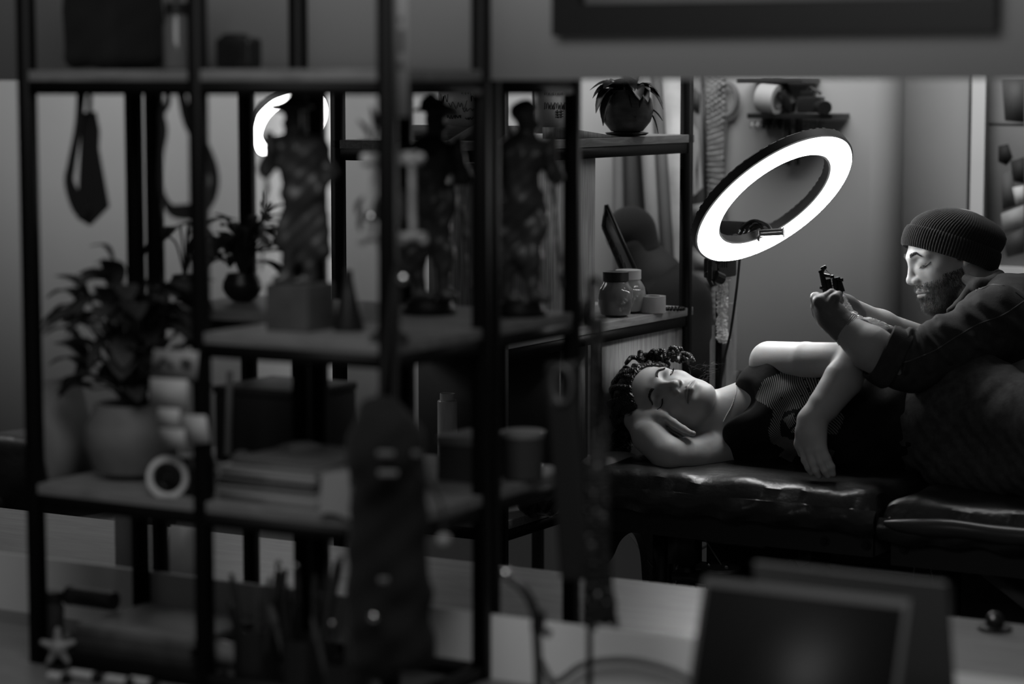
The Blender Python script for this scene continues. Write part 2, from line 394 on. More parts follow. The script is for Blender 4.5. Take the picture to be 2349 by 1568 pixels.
# ================================================================ ring light and its mirrored stand-in
def ring_lamp(label, C, nrm, up, R, Rin, strength, with_clip=True):
    C = Vector(C); B = basis(nrm, up)         # x = light direction
    t = thing('ring_light', label, 'lamp', (C.x, C.y, 0))
    mid = (R+Rin)/2; hw = (R-Rin)/2
    seg = 96
    def annulus(prof):   # closed profile of (radius, along) swept round
        mb = MB(); n = len(prof); vs = []
        for j in range(seg):
            a = 2*PI*j/seg
            for r, h in prof: vs.append(C+B@Vector((h, r*math.cos(a), r*math.sin(a))))
        mb.add(vs, [(j*n+i, j*n+(i+1) % n, ((j+1) % seg)*n+(i+1) % n, ((j+1) % seg)*n+i) for j in range(seg) for i in range(n)])
        return mb
    h = annulus([(Rin-.002, -.002), (Rin-.002, -.022), (Rin+.006, -.028), (R-.006, -.028), (R+.002, -.022), (R+.002, -.002), (R-.003, 0), (R-.003, -.006), (Rin+.003, -.006), (Rin+.003, 0)])
    hs = h.build('housing', mat('charcoal_plastic', .035, .5, .3), t)
    for j in range(60):
        a = 2*PI*(j+.5)/60
        if j % 5 == 4: continue
        c = C+B@Vector((-.0225, (R-.0008)*math.cos(a), (R+.0005)*math.sin(a)))
        MB().box(c, (.005, .0024, .011), B@Matrix.Rotation(a, 3, 'X')).build('vent_slot', mat('vent_black', .003), hs)
        c = C+B@Vector((-.0225, (Rin+.0008)*math.cos(a), (Rin+.0008)*math.sin(a)))
        MB().box(c, (.005, .0024, .008), B@Matrix.Rotation(a, 3, 'X')).build('vent_slot', mat('vent_black', .003), hs)
    annulus([(Rin+.003, -.005), (R-.003, -.005), (R-.005, .004), (mid, .007), (Rin+.005, .004)]).build('diffuser', emis('ring_diffuser', strength), t)
    return t, B
RC = PY(1778, 458, 5.2)
RN = cv(.485, -.755, .43).normalized()
ring, RB = ring_lamp('large glowing ring light tilted over the sleeping client', RC, RN, cv(.7, .7, 0), .214, .151, 24)
# phone clip reaching across the ring, yoke, stand
def rp(px, py, Y): return PY(px, py, Y)
low = RC + RB@Vector((-.02, 0, 0)) 
yk = rp(1652, 598, 5.47)
wrapm = FILM
pole = MB().tube([rp(1650, 640, 5.47), Vector((rp(1650, 640, 5.47).x, 5.47, .12))], .0088, 14)
pole.build('pole', BLACKM, ring)
MB().tube([Vector((yk.x, 5.47, .75)), Vector((yk.x, 5.47, .1))], .013, 14).build('lower_pole', BLACKM, ring)
hd = MB().box(rp(1652, 612, 5.42), (.045, .10, .05), bev=.006); hd.box(rp(1634, 618, 5.34), (.014, .03, .05), bev=.004)
hd.box(rp(1629, 640, 5.34), (.012, .016, .04), Matrix.Rotation(-.5, 3, 'Y'), bev=.004); hd.tube([rp(1640, 632, 5.34), rp(1657, 640, 5.36)], .014, 10)
for i in range(5): hd.box(rp(1648+i*5, 603, 5.335), (.0025, .006, .022))
hd.build('tilt_head', BLACKP, ring)
for a in range(3):
    an = a*2*PI/3+4.45; MB().tube([Vector((yk.x, 5.47, .30)), Vector((yk.x+.32*math.cos(an), 5.47+.32*math.sin(an), .012))], .009, 8).build('leg', BLACKM, ring)
br = MB(); a0 = RC+RB@Vector((-.03, 0, 0))
br.box(rp(1706, 524, 5.340), (.145, .016, .036), Matrix.Rotation(YAW, 3, 'Z')@Matrix.Rotation(.05, 3, 'Y'), bev=.003)
brk = br.build('cross_bracket', mat('grey_black_plastic', .05, .35), ring)
for i in range(9): MB().box(rp(1652+i*14, 509+i*.6, 5.335), (.006, .018, .004), Matrix.Rotation(YAW, 3, 'Z')).build('rib', BLACKP, brk)
cl = MB().tube([rp(1745, 534, 5.270), rp(1797, 531, 5.270)], .0085, 12)
cl.tube([rp(1740, 528, 5.260), rp(1739, 552, 5.250)], .0022, 6); cl.tube([rp(1797, 521, 5.260), rp(1798, 544, 5.250)], .0022, 6)
cl.tube([rp(1741, 552, 5.250), rp(1738, 541, 5.240)], .003, 6)
cl.build('phone_clip', mat('chrome_black', .08, .2, .6, metal=.8), ring)
gn = MB().tube(bez([rp(1690, 545, 5.320), rp(1705, 520, 5.300), rp(1730, 506, 5.290), rp(1760, 516, 5.285), rp(1770, 530, 5.275)], 16), .0045, 8)
gn.tube(bez([rp(1715, 545, 5.320), rp(1722, 522, 5.300), rp(1740, 515, 5.290), rp(1752, 528, 5.280)], 12), .004, 8)
gn.build('gooseneck', BLACKP, ring)
ndl = MB()
for i in range(3): ndl.tube([rp(1690+i*11, 545, 5.300), rp(1698+i*11, 527-i, 5.300)], .0025, 6)
ndl.build('screw_pin', CHROME, ring)
MB().tube([rp(1648, 596, 5.300), rp(1660, 575, 5.260), rp(1690, 545, 5.240)], .012, 8).build('yoke', BLACKP, ring)
cab = tube_obj('lamp_cable', bez([rp(1697, 590, 5.37), rp(1690, 660, 5.38), rp(1676, 760, 5.43), rp(1657, 850, 5.44), rp(1652, 960, 5.44), Vector((yk.x+.03, 5.44, .4)), Vector((yk.x+.05, 5.44, .02))], 40), .0034, BLACKP, ring)
# crumpled film wrapped round the pole
def crumple(name, pts, r0, m, parent, seg=18, n=60, amp=.5, seed=1):
    rnd = random.Random(seed); P = bez(pts, n); mb = MB(); vs = []
    for i, p in enumerate(P):
        for j in range(seg):
            a = 2*PI*j/seg; rr = r0(i/n)*(1+amp*(rnd.random()-.5)); vs.append(p+Vector((math.cos(a)*rr, math.sin(a)*rr, (rnd.random()-.5)*.004)))
    mb.add(vs, [(i*seg+j, i*seg+(j+1) % seg, (i+1)*seg+(j+1) % seg, (i+1)*seg+j) for i in range(n) for j in range(seg)])
    o = mb.build(name, m, parent, smooth=False); return o
crumple('film_wrap', [rp(1658, 615, 5.458), rp(1656, 650, 5.458), rp(1657, 700, 5.458), rp(1656, 750, 5.458), rp(1658, 768, 5.458), rp(1661, 785, 5.458)],
        lambda u: .018 if u < .17 else (.0125 if u < .75 else .017-.006*abs(u-.87)/.13), FILM, ring, amp=.7)
tb = thing('clear_tube', 'tall clear plastic tube standing behind the ring light pole', 'tube', spot(1672, 5.56, 0))
MB().lathe(spot(1672, 5.56, .35), [(.0135, 0), (.0135, .02), (.013, .78), (.0125, .8)], 20).build('tube_body', mat('clear_tube_plastic', .6, .15, .5, alpha=.28), tb)
MB().lathe(spot(1672, 5.56, 0), [(.026, 0), (.026, .012), (.016, .02), (.015, .35)], 20).build('stand', BLACKM, tb)
tb2 = thing('clear_tube', 'shorter clear plastic tube left of the ring light pole', 'tube', spot(1634, 5.56, 0))
MB().lathe(spot(1634, 5.56, .35), [(.012, 0), (.012, .7), (.007, .712), (.007, .74)], 20).build('tube_body', mat('clear_tube_plastic', .6), tb2)
MB().lathe(spot(1634, 5.56, 0), [(.022, 0), (.022, .012), (.016, .02), (.015, .35)], 20).build('stand', BLACKM, tb2)
# ================================================================ people
def head_sdf(male=False):
    h = SDF()
    if male:
        h.ell((-.016, 0, .018), (.092, .072, .072), k=.02); h.ell((.028, 0, .022), (.052, .060, .050), k=.025)
    else:
        h.ell((-.014, 0, .035), (.096, .073, .086), k=.02); h.ell((.032, 0, .04), (.054, .062, .062), k=.03)
    h.ell((.036, 0, -.028), (.05, .056, .06), k=.03)
    h.ell((.03, 0, -.066), (.044, .048, .04), k=.03)
    for s in (-1, 1):
        h.cap((-.008, s*.053, -.05), (.058, s*.02, -.096), .0165, .015, k=.03)
        h.ell((.057, s*.037, -.026), (.021, .02, .02), k=.025)
        h.cap((.086, s*.012, .013), (.071, s*.044, .012), .009, .008, k=.02)
    h.ell((.07, 0, -.1), (.02, .025, .0165), k=.025)
    h.ell((.078, 0, -.064), (.02, .026, .024), k=.02)
    for s in (-1, 1):
        h.cut('ell', (.0985, s*.032, -.002), (.0175, .017, .0125), k=.013)
        h.ell((.0735, s*.0315, -.003), (.0138, .0165, .0132), k=.006)
        h.cut('cap', (.0905, s*.020, -.0105), (.0855, s*.034, -.0125), .0009, .0009, k=.0035)
        h.cut('cap', (.0855, s*.034, -.0125), (.077, s*.045, -.008), .0009, .0009, k=.0035)
    h.cap((.089, 0, .010), (.1055, 0, -.028), .0055, .0075, k=.012)
    for s in (-1, 1): h.ell((.079, s*.017, -.022), (.013, .012, .020), k=.014)
    h.ell((.1055, 0, -.0345), (.0110, .0098, .0090), k=.008)
    for s in (-1, 1):
        h.ell((.0975, s*.0120, -.038), (.0120, .0070, .0080), k=.006)
        h.cut('ell', (.1015, s*.0064, -.0460), (.005, .0034, .004), k=.003)
    # lips
    h.cap((.0975, 0, -.0625), (.086, .028, -.0685), .0047, .003, k=.006); h.cap((.0975, 0, -.0625), (.086, -.028, -.0685), .0047, .003, k=.006)
    h.cap((.0965, 0, -.0735), (.0865, .022, -.0725), .0056, .003, k=.006); h.cap((.0965, 0, -.0735), (.0865, -.022, -.0725), .0056, .003, k=.006)
    for s in (-1, 1): h.cut('cap', (.1035, 0, -.0672), (.0895, s*.029, -.0705), .0017, .0019, k=.003)
    h.cut('ell', (.097, 0, -.084), (.006, .018, .004), k=.01)
    h.cut('cap', (.103, 0, -.052), (.101, 0, -.058), .0018, .002, k=.005)
    for s in (-1, 1):
        R = Matrix.Rotation(s*.35, 3, 'Z')@Matrix.Rotation(-.2, 3, 'Y')
        h.ell((-.012, s*.077, -.006), (.019, .0075, .031), R, k=.006)
        h.cut('ell', (-.006, s*.0835, -.004), (.0105, .006, .018), R, k=.004)
        h.cap((.000, s*.075, -.03), (.002, s*.0745, -.034), .006, .005, k=.005)
    if male: h.cap((-.03, 0, -.05), (-.045, 0, -.15), .056, .06, k=.03)
    else: h.cap((-.025, 0, -.05), (-.035, 0, -.12), .047, .046, k=.03)
    return h
def frame4(org, F, U):
    F = F.normalized(); U = (U-F*U.dot(F)).normalized(); Lf = U.cross(F)
    return Matrix.Translation(org) @ Matrix((F, Lf, U)).transposed().to_4x4()
def hand_sdf(h, wrist, elbowdir, fdir, pdir, fing, thumb, s=1, rw=.024):
    """wrist point; fdir towards knuckles; pdir palm normal (palm faces it); fing: list of 4 polylines offset (curl angles); thumb polyline"""
    F = Vector(fdir).normalized(); Pn = Vector(pdir); Pn = (Pn-F*Pn.dot(F)).normalized(); S = F.cross(Pn)   # S: across, towards thumb when thumb=+1
    w = Vector(wrist)
    for i, o in enumerate((.030, .011, -.010, -.029)):
        kn = w+F*(.088-abs(i-1.2)*.004)*s+S*o*s*thumb[0]
        h.cap(w+S*o*.55*s*thumb[0]+F*.012*s, kn, .0165*s, .0105*s, k=.012)
        a = fing[i][0]; p = kn; ang = 0; sp = fing[i][1]
        for sgi, (L, r0, r1) in enumerate(((.042, .0095, .0082), (.026, .0082, .0074), (.022, .0074, .0062))):
            ang += a[sgi]; d = (F*math.cos(ang)+Pn*math.sin(ang)+S*sp*thumb[0]).normalized()
            Lm = L*(1, 1.08, 1.0, .8)[i]*s; q = p+d*Lm; h.cap(p, q, r0*s, r1*s, k=.004); p = q
    tp = [w+S*.012*s*thumb[0]+F*.015*s]+[Vector(t) for t in thumb[1]]
    h.chain(tp, [.016*s]+[.0125*s, .0105*s, .0085*s][:len(tp)-1], k=.008)
    return h
def strands(name, roots, m, parent, r=.0004):
    """roots: list of point lists; thin tapered three sided hairs in one mesh"""
    mb = MB()
    for P in roots:
        n = len(P); mb.tube(P, [r*(1-.8*i/(n-1)) for i in range(n)], 3, cap=False)
    return mb.build(name, m, parent)
# ---------------------------------------------------------------- the sleeping client
gY = 5.0
gO = PY(1531, 927, gY)
gF = cv(-.20, .50, .84); gU = cv(-.955, .25, -.2)
GM = frame4(gO, gF, gU)
client = thing('person', 'woman with twisted braids asleep on her side on the tattoo bed', 'person', PY(1750, 1080, 5.0))
g = SDF(); g.xf(GM, head_sdf(), 1.01)
nk0 = GM@Vector((-.028, 0, -.085)); chest = PY(1735, 925, 5.06)
g.cap(nk0, PY(1705, 935, 5.06), .047, .048, k=.03)
g.ell(PY(1785, 928, 5.08), (.085, .08, .09), k=.03)
rsh = PY(1655, 1030, 5.02); lsh = PY(1765, 828, 5.06)
g.cap(PY(1735, 930, 5.07), PY(1765, 842, 5.07), .034, .043, k=.02)
g.cap(PY(1700, 935, 5.06), rsh, .05, .045, k=.04)
# lower (right) arm folded under the cheek
rel = PY(1532, 1042, 4.86); rwr = PY(1461, 962, 4.93)
g.cap(rsh, PY(1590, 1045, 4.93), .047, .042, k=.01); g.cap(PY(1590, 1045, 4.93), rel, .042, .038, k=.006)
g.cap(rel, PY(1490, 1000, 4.89), .039, .040, k=.008); g.cap(PY(1490, 1000, 4.89), rwr, .040, .0275, k=.006)
# hand under the cheek: palm up, fingers towards the jaw
def P(px, py, Y): return PY(px, py, Y)
g.cap(rwr, P(1480, 958, 4.92), .026, .022, k=.015)
g.cap(P(1472, 958, 4.91), P(1518, 958, 4.90), .0205, .0165, k=.015); g.cap(P(1474, 966, 4.93), P(1520, 972, 4.93), .022, .018, k=.015)
g.cap(P(1515, 955, 4.90), P(1525, 976, 4.93), .0145, .0145, k=.012)
for a, b, c, d in (((1520, 952, 4.90), (1545, 969, 4.89), (1568, 984, 4.89), (1583, 992, 4.89)), ((1523, 956, 4.905), (1548, 978, 4.90), (1571, 991, 4.90), (1590, 994, 4.90)),
                   ((1522, 966, 4.92), (1545, 984, 4.92), (1563, 995, 4.92), (1575, 999, 4.92)), ((1518, 974, 4.94), (1535, 988, 4.94), (1550, 997, 4.94), (1560, 1001, 4.94))):
    g.chain([P(*a), P(*b), P(*c), P(*d)], [.0098, .0088, .008, .0065], k=.004)
g.chain([P(1482, 960, 4.93), P(1502, 954, 4.96), P(1522, 956, 4.98), P(1540, 962, 4.99)], [.015, .0125, .0105, .0085], k=.008)
# upper (left) arm lying along the side, forearm hanging in front
lel = PY(1962, 822, 4.95); lwr = PY(1862, 965, 4.86)
g.cap(lsh, P(1850, 826, 5.0), .046, .041, k=.012); g.cap(P(1850, 826, 5.0), lel, .041, .035, k=.005)
g.cap(lel, P(1935, 868, 4.92), .036, .043, k=.01); g.cap(P(1935, 868, 4.92), P(1890, 930, 4.88), .043, .035, k=.005); g.cap(P(1890, 930, 4.88), lwr, .035, .027, k=.005)
g.cap(lel, P(1968, 818, 4.955), .03, .028, k=.01)
g.cap(lwr, P(1862, 995, 4.845), .029, .027, k=.02)
for (a, b, c, d) in (((1843, 1030, 4.84), (1847, 1055, 4.83), (1855, 1072, 4.83), (1861, 1084, 4.835)), ((1858, 1034, 4.83), (1864, 1062, 4.82), (1872, 1080, 4.82), (1878, 1092, 4.825)),
                     ((1873, 1032, 4.83), (1883, 1060, 4.82), (1892, 1079, 4.82), (1899, 1091, 4.825)), ((1886, 1026, 4.835), (1897, 1050, 4.83), (1907, 1070, 4.83), (1911, 1087, 4.835))):
    top = P(1863+(a[0]-1863)*.55, 985, 4.85)
    g.cap(top, P(*a), .018, .0108, k=.014); g.chain([P(*a), P(*b), P(*c), P(*d)], [.0098, .0086, .0078, .0064], k=.004)
g.chain([P(1838, 990, 4.85), P(1834, 1018, 4.85), P(1838, 1040, 4.86)], [.014, .0105, .008], k=.01)
g.mesh('body', .0021, SKIN, client)
# clothing
def wr(amp, f, d=(1, .4, .8), seed=0):
    def fn(x, y, z):
        return amp*(np.sin(f*(d[0]*x+d[1]*y+d[2]*z)+seed+2.2*np.sin(f*.31*(z-x)+seed))+.5*np.sin(f*1.9*(d[2]*x-d[0]*z+.5*y)+1.7*seed))
    return fn
t = SDF()
t.ell(P(1815, 945, 5.10), (.105, .11, .12), k=.04); t.cap(P(1802, 885, 5.10), P(1800, 1000, 5.08), .078, .085, k=.04)
t.cap(P(1800, 930, 5.09), P(1960, 960, 5.10), .115, .118, k=.06); t.cap(P(1960, 965, 5.10), P(2110, 960, 5.10), .118, .12, k=.05)
t.cap(P(1758, 868, 5.05), P(1790, 862, 5.04), .038, .052, k=.03)     # cap sleeve over the upper shoulder
t.cap(P(1700, 1020, 5.04), P(1760, 1030, 5.05), .045, .055, k=.03)
t.ell(P(1855, 900, 5.02), (.065, .055, .055), k=.05); t.ell(P(1850, 985, 5.0), (.06, .055, .05), k=.05)
t.cap(P(1700, 985, 5.0), P(1760, 960, 4.99), .045, .05, k=.03)
t.cut('cap', P(1640, 925, 5.0), P(1688, 900, 4.96), .060, .046, k=.01)
SH = mat('black_tshirt', .010, .85, .15, bump=.35, bscale=40, bdist=.004)
tsh = t.mesh('tshirt', .004, SH, client, disp=wr(.0028, 48, seed=2))
from mathutils.bvhtree import BVHTree
def bvh_of(o):
    me = o.data; n = len(me.vertices); co = np.empty(n*3); me.vertices.foreach_get('co', co)
    nl = len(me.polygons)*4; q = np.empty(nl, dtype=np.int32); me.loops.foreach_get('vertex_index', q)
    return BVHTree.FromPolygons([tuple(c) for c in co.reshape(-1, 3)], [tuple(int(a) for a in f) for f in q.reshape(-1, 4)])
gbody = [o for o in client.children if o.name.startswith('body')][0]
gb = bvh_of(gbody)
def cast(M, bv, o, d):      # from a local head point along a local direction, outside in
    R = M.to_3x3(); dw = (R@Vector(d)).normalized(); ow = M@Vector(o)+dw*.11
    hit = bv.ray_cast(ow, -dw, .2); return hit[0], hit[1]
def brows(M, bv, parent, m, thick=1.0, seed=1, n=150, zb=.0235, arch=.006, hl=.0062):
    rnd = random.Random(seed)
    for s in (-1, 1):
        rt, di, L = [], [], []
        for i in range(n):
            u = rnd.random(); y = .014+.034*u; z = zb+arch*math.sin(PI*min(u*1.15, 1))-.006*max(u-.6, 0)/.4+(rnd.random()-.5)*.0065*thick*(1-.6*u)
            p, nn = cast(M, bv, (.02, s*y*.7, z), (1, s*y*.3/.07, 0))
            if p is None: continue
            rt.append(p); di.append(M.to_3x3()@Vector((.1, s*(.5+.5*u), .6*(1-u)-.1*u))+nn*.25); L.append(hl)
        if rt: hairs('eyebrow', rt, di, tuple(M.to_3x3()@Vector((-.2, s*.1, -.1))), L, .00038*thick, m, parent, K=4)
def lashes(M, bv, parent, m, seed=1):
    for s in (-1, 1):
        rt, di = [], []
        for i in range(60):
            u = i/59; y = .019+.027*u; z = -.0095-.0035*math.sin(PI*u)+.004*u
            p, nn = cast(M, bv, (.03, s*y, z), (1, s*.25, 0))
            if p is None or (M.inverted()@p).x > .094: continue
            rt.append(p); di.append(M.to_3x3()@Vector((.6, s*(u-.3)*.6, -.65)))
        hairs('eyelashes', rt, di, tuple(M.to_3x3()@Vector((.15, 0, .25))), .0075, .00035, m, parent, K=4)
def tint(o, M, sc):
    me = o.data; n = len(me.vertices); co = np.empty(n*3); me.vertices.foreach_get('co', co); Mi = np.array(M.inverted()); L = (np.c_[co.reshape(-1, 3), np.ones(n)]@Mi.T)[:, :3]/sc
    x, y, z = L.T; w_ = np.clip(1-(np.abs(y)/.030)**2, 0, 1); zl = -.0672-.0035*(y/.029)**2; d = np.abs(z-zl)/(.0095*np.sqrt(w_)+1e-5)
    lip = np.where((x > .078) & (w_ > 0), np.clip((1.15-d)/.3, 0, 1), 0); c = (1-.32*lip)*(1-.7*np.where((x > .075) & (np.abs(y) < .0305), np.exp(-((z-zl)/.0016)**2), 0))
    for s_ in (-1, 1):
        c -= np.where(x > .06, .35*np.exp(-((y-s_*.032)/.017)**2-((z-.002)/.009)**2), 0)          # lids
        c += 0
    at = me.color_attributes.new('tint', 'FLOAT_COLOR', 'POINT'); ca = np.ones((n, 4)); ca[:, :3] = np.clip(c, .2, 1)[:, None]; at.data.foreach_set('color', ca.ravel())
for m_ in (SKIN, SKINM):
    nt = m_.node_tree; b = nt.nodes['Principled BSDF']; src = b.inputs['Base Color'].links[0].from_socket; an = nt.nodes.new('ShaderNodeAttribute'); an.attribute_name = 'tint'
    mm = nt.nodes.new('ShaderNodeMath'); mm.operation = 'MULTIPLY'; nt.links.new(src, mm.inputs[0]); nt.links.new(an.outputs['Fac'], mm.inputs[1]); nt.links.new(mm.outputs[0], b.inputs['Base Color'])
tint(gbody, GM, 1.01)
brows(GM, gb, client, mat('brow_brown', .03, .5), 1.0, 2, 420, zb=.0145, arch=.0045, hl=.0050); lashes(GM, gb, client, HAIR)
# ---- twisted braids
Cc = Vector((-.014, 0, .035)); Rr = Vector((.102, .080, .092))
pole_d = Vector((-.9, 0, .42)).normalized(); e1 = Vector((.42, 0, .9)).normalized(); e2 = Vector((0, 1, 0))
def onsk(th, ps, lift=0):
    d = pole_d*math.cos(th)+(e1*math.cos(ps)+e2*math.sin(ps))*math.sin(th)
    return Cc+Vector((d.x*(Rr.x+lift), d.y*(Rr.y+lift), d.z*(Rr.z+lift)))
sc = SDF(); sc.ell(Cc, (.103, .081, .093), k=.001); sc.ell((.030, 0, .043), (.062, .071, .067), k=.03); sc.cut('ell', (.095, 0, -.014), (.080, .085, .084), k=.006); sc.cut('ell', (.0, 0, -.10), (.12, .1, .095), k=.01)
scw = SDF().xf(GM, sc); hair = scw.mesh('hair', .0022, HAIR, client, disp=lambda x, y, z: .0016*np.sin(x*700+3*np.sin(z*300))*np.sin(y*620+z*500))
rnd = random.Random(5)
for i in range(27):
    ps = (-1+2*i/26)*2.0; lim = math.radians(133-14*(ps/2.0)**2)
    pts = []
    for k in range(15):
        u = k/14; th = lim*(1-u)+.3*u
        pts.append(GM@onsk(th, ps+.25*math.sin(u*3+i), .004+.006*math.sin(u*PI)+rnd.uniform(0, .004)))
    mb = MB(); rope(mb, bez(pts, 120), .0064+rnd.uniform(0, .001), .0125); mb.build('braid', HAIR, hair)
def loops(px0, py0, Y, n, spread, seed):
    r = random.Random(seed)
    for i in range(n):
        a = PY(px0+r.uniform(-spread, spread), py0+r.uniform(-spread*.35, spread*.35), Y+r.uniform(-.03, .04))
        dx, dz = r.uniform(-.026, .026), r.uniform(.004, .013)
        pts = [a, a+cv(dx*.4, dz, r.uniform(-.01, .01)), a+cv(dx, dz*1.1, r.uniform(-.02, .02)), a+cv(dx*1.5, -.004, r.uniform(-.02, .02))]
        mb = MB(); rope(mb, bez(pts, 60), .0050, .0095); mb.build('braid', HAIR, hair)
loops(1480, 826, 5.03, 16, 24, 3); loops(1530, 818, 5.05, 10, 30, 4); loops(1450, 858, 5.03, 14, 14, 6); loops(1572, 824, 5.07, 7, 16, 8); loops(1436, 900, 5.03, 12, 8, 12); loops(1432, 930, 5.03, 8, 8, 13)
# braids falling behind the elbow onto the bed
for i in range(16):
    r = random.Random(40+i); x0 = 1440+r.uniform(-15, 30); y0 = 935+r.uniform(-20, 25)
    pts = [PY(x0, y0, 5.06), PY(x0-20+r.uniform(-10, 10), y0+45, 5.05), PY(1420+r.uniform(-30, 30), 1025+r.uniform(-12, 6), 4.98+r.uniform(0, .1)),
           PY(1395+r.uniform(-30, 50), 1045+r.uniform(-14, 4), 4.95+r.uniform(-.02, .1))]
    mb = MB(); rope(mb, bez(pts, 130), .0064, .0125); mb.build('braid', HAIR, hair)
for i in range(7):
    r = random.Random(80+i); pts = [PY(1540+i*9, 985+r.uniform(-4, 8), 5.02), PY(1575+i*8, 1002+r.uniform(-8, 6), 5.0), PY(1610+i*7, 1008+r.uniform(-8, 8), 5.0), PY(1660, 1000+i*3, 5.04)]
    mb = MB(); rope(mb, bez(pts, 100), .0062, .0125); mb.build('braid', HAIR, hair)
rt, di, L = [], [], []
r = random.Random(9)
for i in range(34):
    rt.append(PY(1578+r.uniform(0, 60), 830+r.uniform(0, 50)*.9, 5.06)); di.append(cv(r.uniform(.2, 1), r.uniform(-.1, .6), r.uniform(-.2, .4))); L.append(r.uniform(.02, .06))
hairs('stray_hair', rt, di, tuple(cv(.15, -.12, 0)), L, .00025, mat('brown_hair', .12, .4), hair, K=9, curl=.7)
rt, di, L = [], [], []
for i in range(1800):
    a_ = rnd.uniform(-1, 1); p_, n_ = cast(GM, gb, (.0, 0, .02), Vector((.066-.045*a_*a_, a_*.07, .050-.040*abs(a_)**1.6+rnd.uniform(-.006, .010))))
    if p_ is None or abs((GM.inverted()@p_).y) > .08 or a_ < -.72: continue
    rt.append(p_); di.append(GM.to_3x3()@Vector((-.4, a_*.25, .9-.7*a_*a_))+n_*.42); L.append(rnd.uniform(.010, .022))
hairs('hairline', rt, di, tuple(GM.to_3x3()@Vector((-.3, 0, 0))), L, .00032, mat('fine_dark_hair', .02, .5), hair, K=5, curl=.2)
# ---- ear studs, necklace
er = GM@Vector((.004, .0775, -.032))
MB().ball(er, .0045, 10).build('earring', CHROME, client)
nk = MB()
for k, p in enumerate(bez([(1690, 884, 0), (1688, 902, 0), (1679, 930, 0), (1668, 950, 0), (1660, 966, 0)], 38)):
    d_ = ray(p.x, p.y).normalized(); hit_ = gb.ray_cast(CAM, d_, 9)
    if hit_[0]: nk.ball(hit_[0]-d_*.001, (.0017, .0017, .0013), 6)
nk.build('necklace', mat('silver_chain', .8, .35, .6), client)
# ---- printed graphic on the shirt: pale hatched ribbons
me = tsh.data; n = len(me.vertices); co = np.empty(n*3); me.vertices.foreach_get('co', co); X, Y = proj(co.reshape(-1, 3))
def inpoly(X, Y, P):
    c = np.zeros(len(X), bool); j = len(P)-1
    for i in range(len(P)):
        xi, yi = P[i]; xj, yj = P[j]; cond = ((yi > Y) != (yj > Y)) & (X < (xj-xi)*(Y-yi)/(yj-yi+1e-9)+xi); c ^= cond; j = i
    return c
msk = np.zeros(n)
for P_ in ([(1730, 914), (1752, 870), (1800, 850), (1838, 852), (1862, 910), (1830, 905), (1790, 912), (1773, 940)], [(1838, 852), (1885, 872), (1880, 905), (1866, 912)],
           [(1775, 935), (1795, 910), (1830, 905), (1862, 912), (1840, 935), (1800, 945), (1788, 975), (1792, 1000), (1830, 1010), (1838, 1030), (1815, 1060), (1785, 1045), (1800, 1030), (1768, 1015), (1762, 990)],
           [(1795, 960), (1820, 945), (1828, 965), (1812, 985)], [(1812, 990), (1835, 965), (1832, 995)], [(1890, 970), (1930, 945), (1938, 960), (1920, 995), (1895, 996)], [(1895, 1030), (1915, 1032), (1905, 1060)]):
    msk[inpoly(X, Y, P_)] = 1
at = me.color_attributes.new('print', 'FLOAT_COLOR', 'POINT'); ca = np.ones((n, 4)); ca[:, :3] = msk[:, None]; at.data.foreach_set('color', ca.ravel())
nt = SH.node_tree; b = nt.nodes['Principled BSDF']
an = nt.nodes.new('ShaderNodeAttribute'); an.attribute_name = 'print'; tc = nt.nodes.new('ShaderNodeTexCoord')
mp = nt.nodes.new('ShaderNodeMapping'); mp.inputs['Rotation'].default_value = (.3, .55, .5); nt.links.new(tc.outputs['Object'], mp.inputs[0])
wv = nt.nodes.new('ShaderNodeTexWave'); wv.inputs['Scale'].default_value = 75; wv.inputs['Distortion'].default_value = 3; wv.inputs['Detail'].default_value = 0; wv.inputs['Detail Scale'].default_value = .12
nt.links.new(mp.outputs[0], wv.inputs[0]); m1 = nt.nodes.new('ShaderNodeMath'); m1.operation = 'MULTIPLY'; nt.links.new(wv.outputs['Fac'], m1.inputs[0]); nt.links.new(an.outputs['Fac'], m1.inputs[1])
mr = nt.nodes.new('ShaderNodeMapRange'); mr.inputs[1].default_value = .35; mr.inputs[2].default_value = .6; mr.inputs[3].default_value = .010; mr.inputs[4].default_value = .22
nt.links.new(m1.outputs[0], mr.inputs[0]); nt.links.new(mr.outputs[0], b.inputs['Base Color'])
# ---- jeans
j = SDF()
j.ell(P(2215, 950, 5.10), (.135, .135, .13), k=.05); j.cap(P(2125, 965, 5.10), P(2200, 960, 5.10), .118, .13, k=.04)
j.cap(P(2225, 915, 5.06), P(2480, 1010, 4.86), .105, .075, k=.05); j.cap(P(2200, 1050, 5.06), P(2520, 1075, 4.86), .085, .065, k=.04)
j.cap(P(2480, 1010, 4.86), P(2800, 1080, 5.15), .07, .045, k=.03); j.cap(P(2520, 1075, 4.86), P(2860, 1110, 5.1), .062, .04, k=.03)
j.mesh('jeans', .0045, DENIM, client, disp=wr(.0022, 62, (1, .3, -.9), 1))
sh2 = SDF(); sh2.box(P(2840, 1075, 5.1), (.05, .06, .035), rd=.03, k=.02); sh2.box(P(2880, 1120, 5.05), (.05, .06, .03), rd=.03, k=.02)
sh2.mesh('shoes', .006, BLACKP, client)
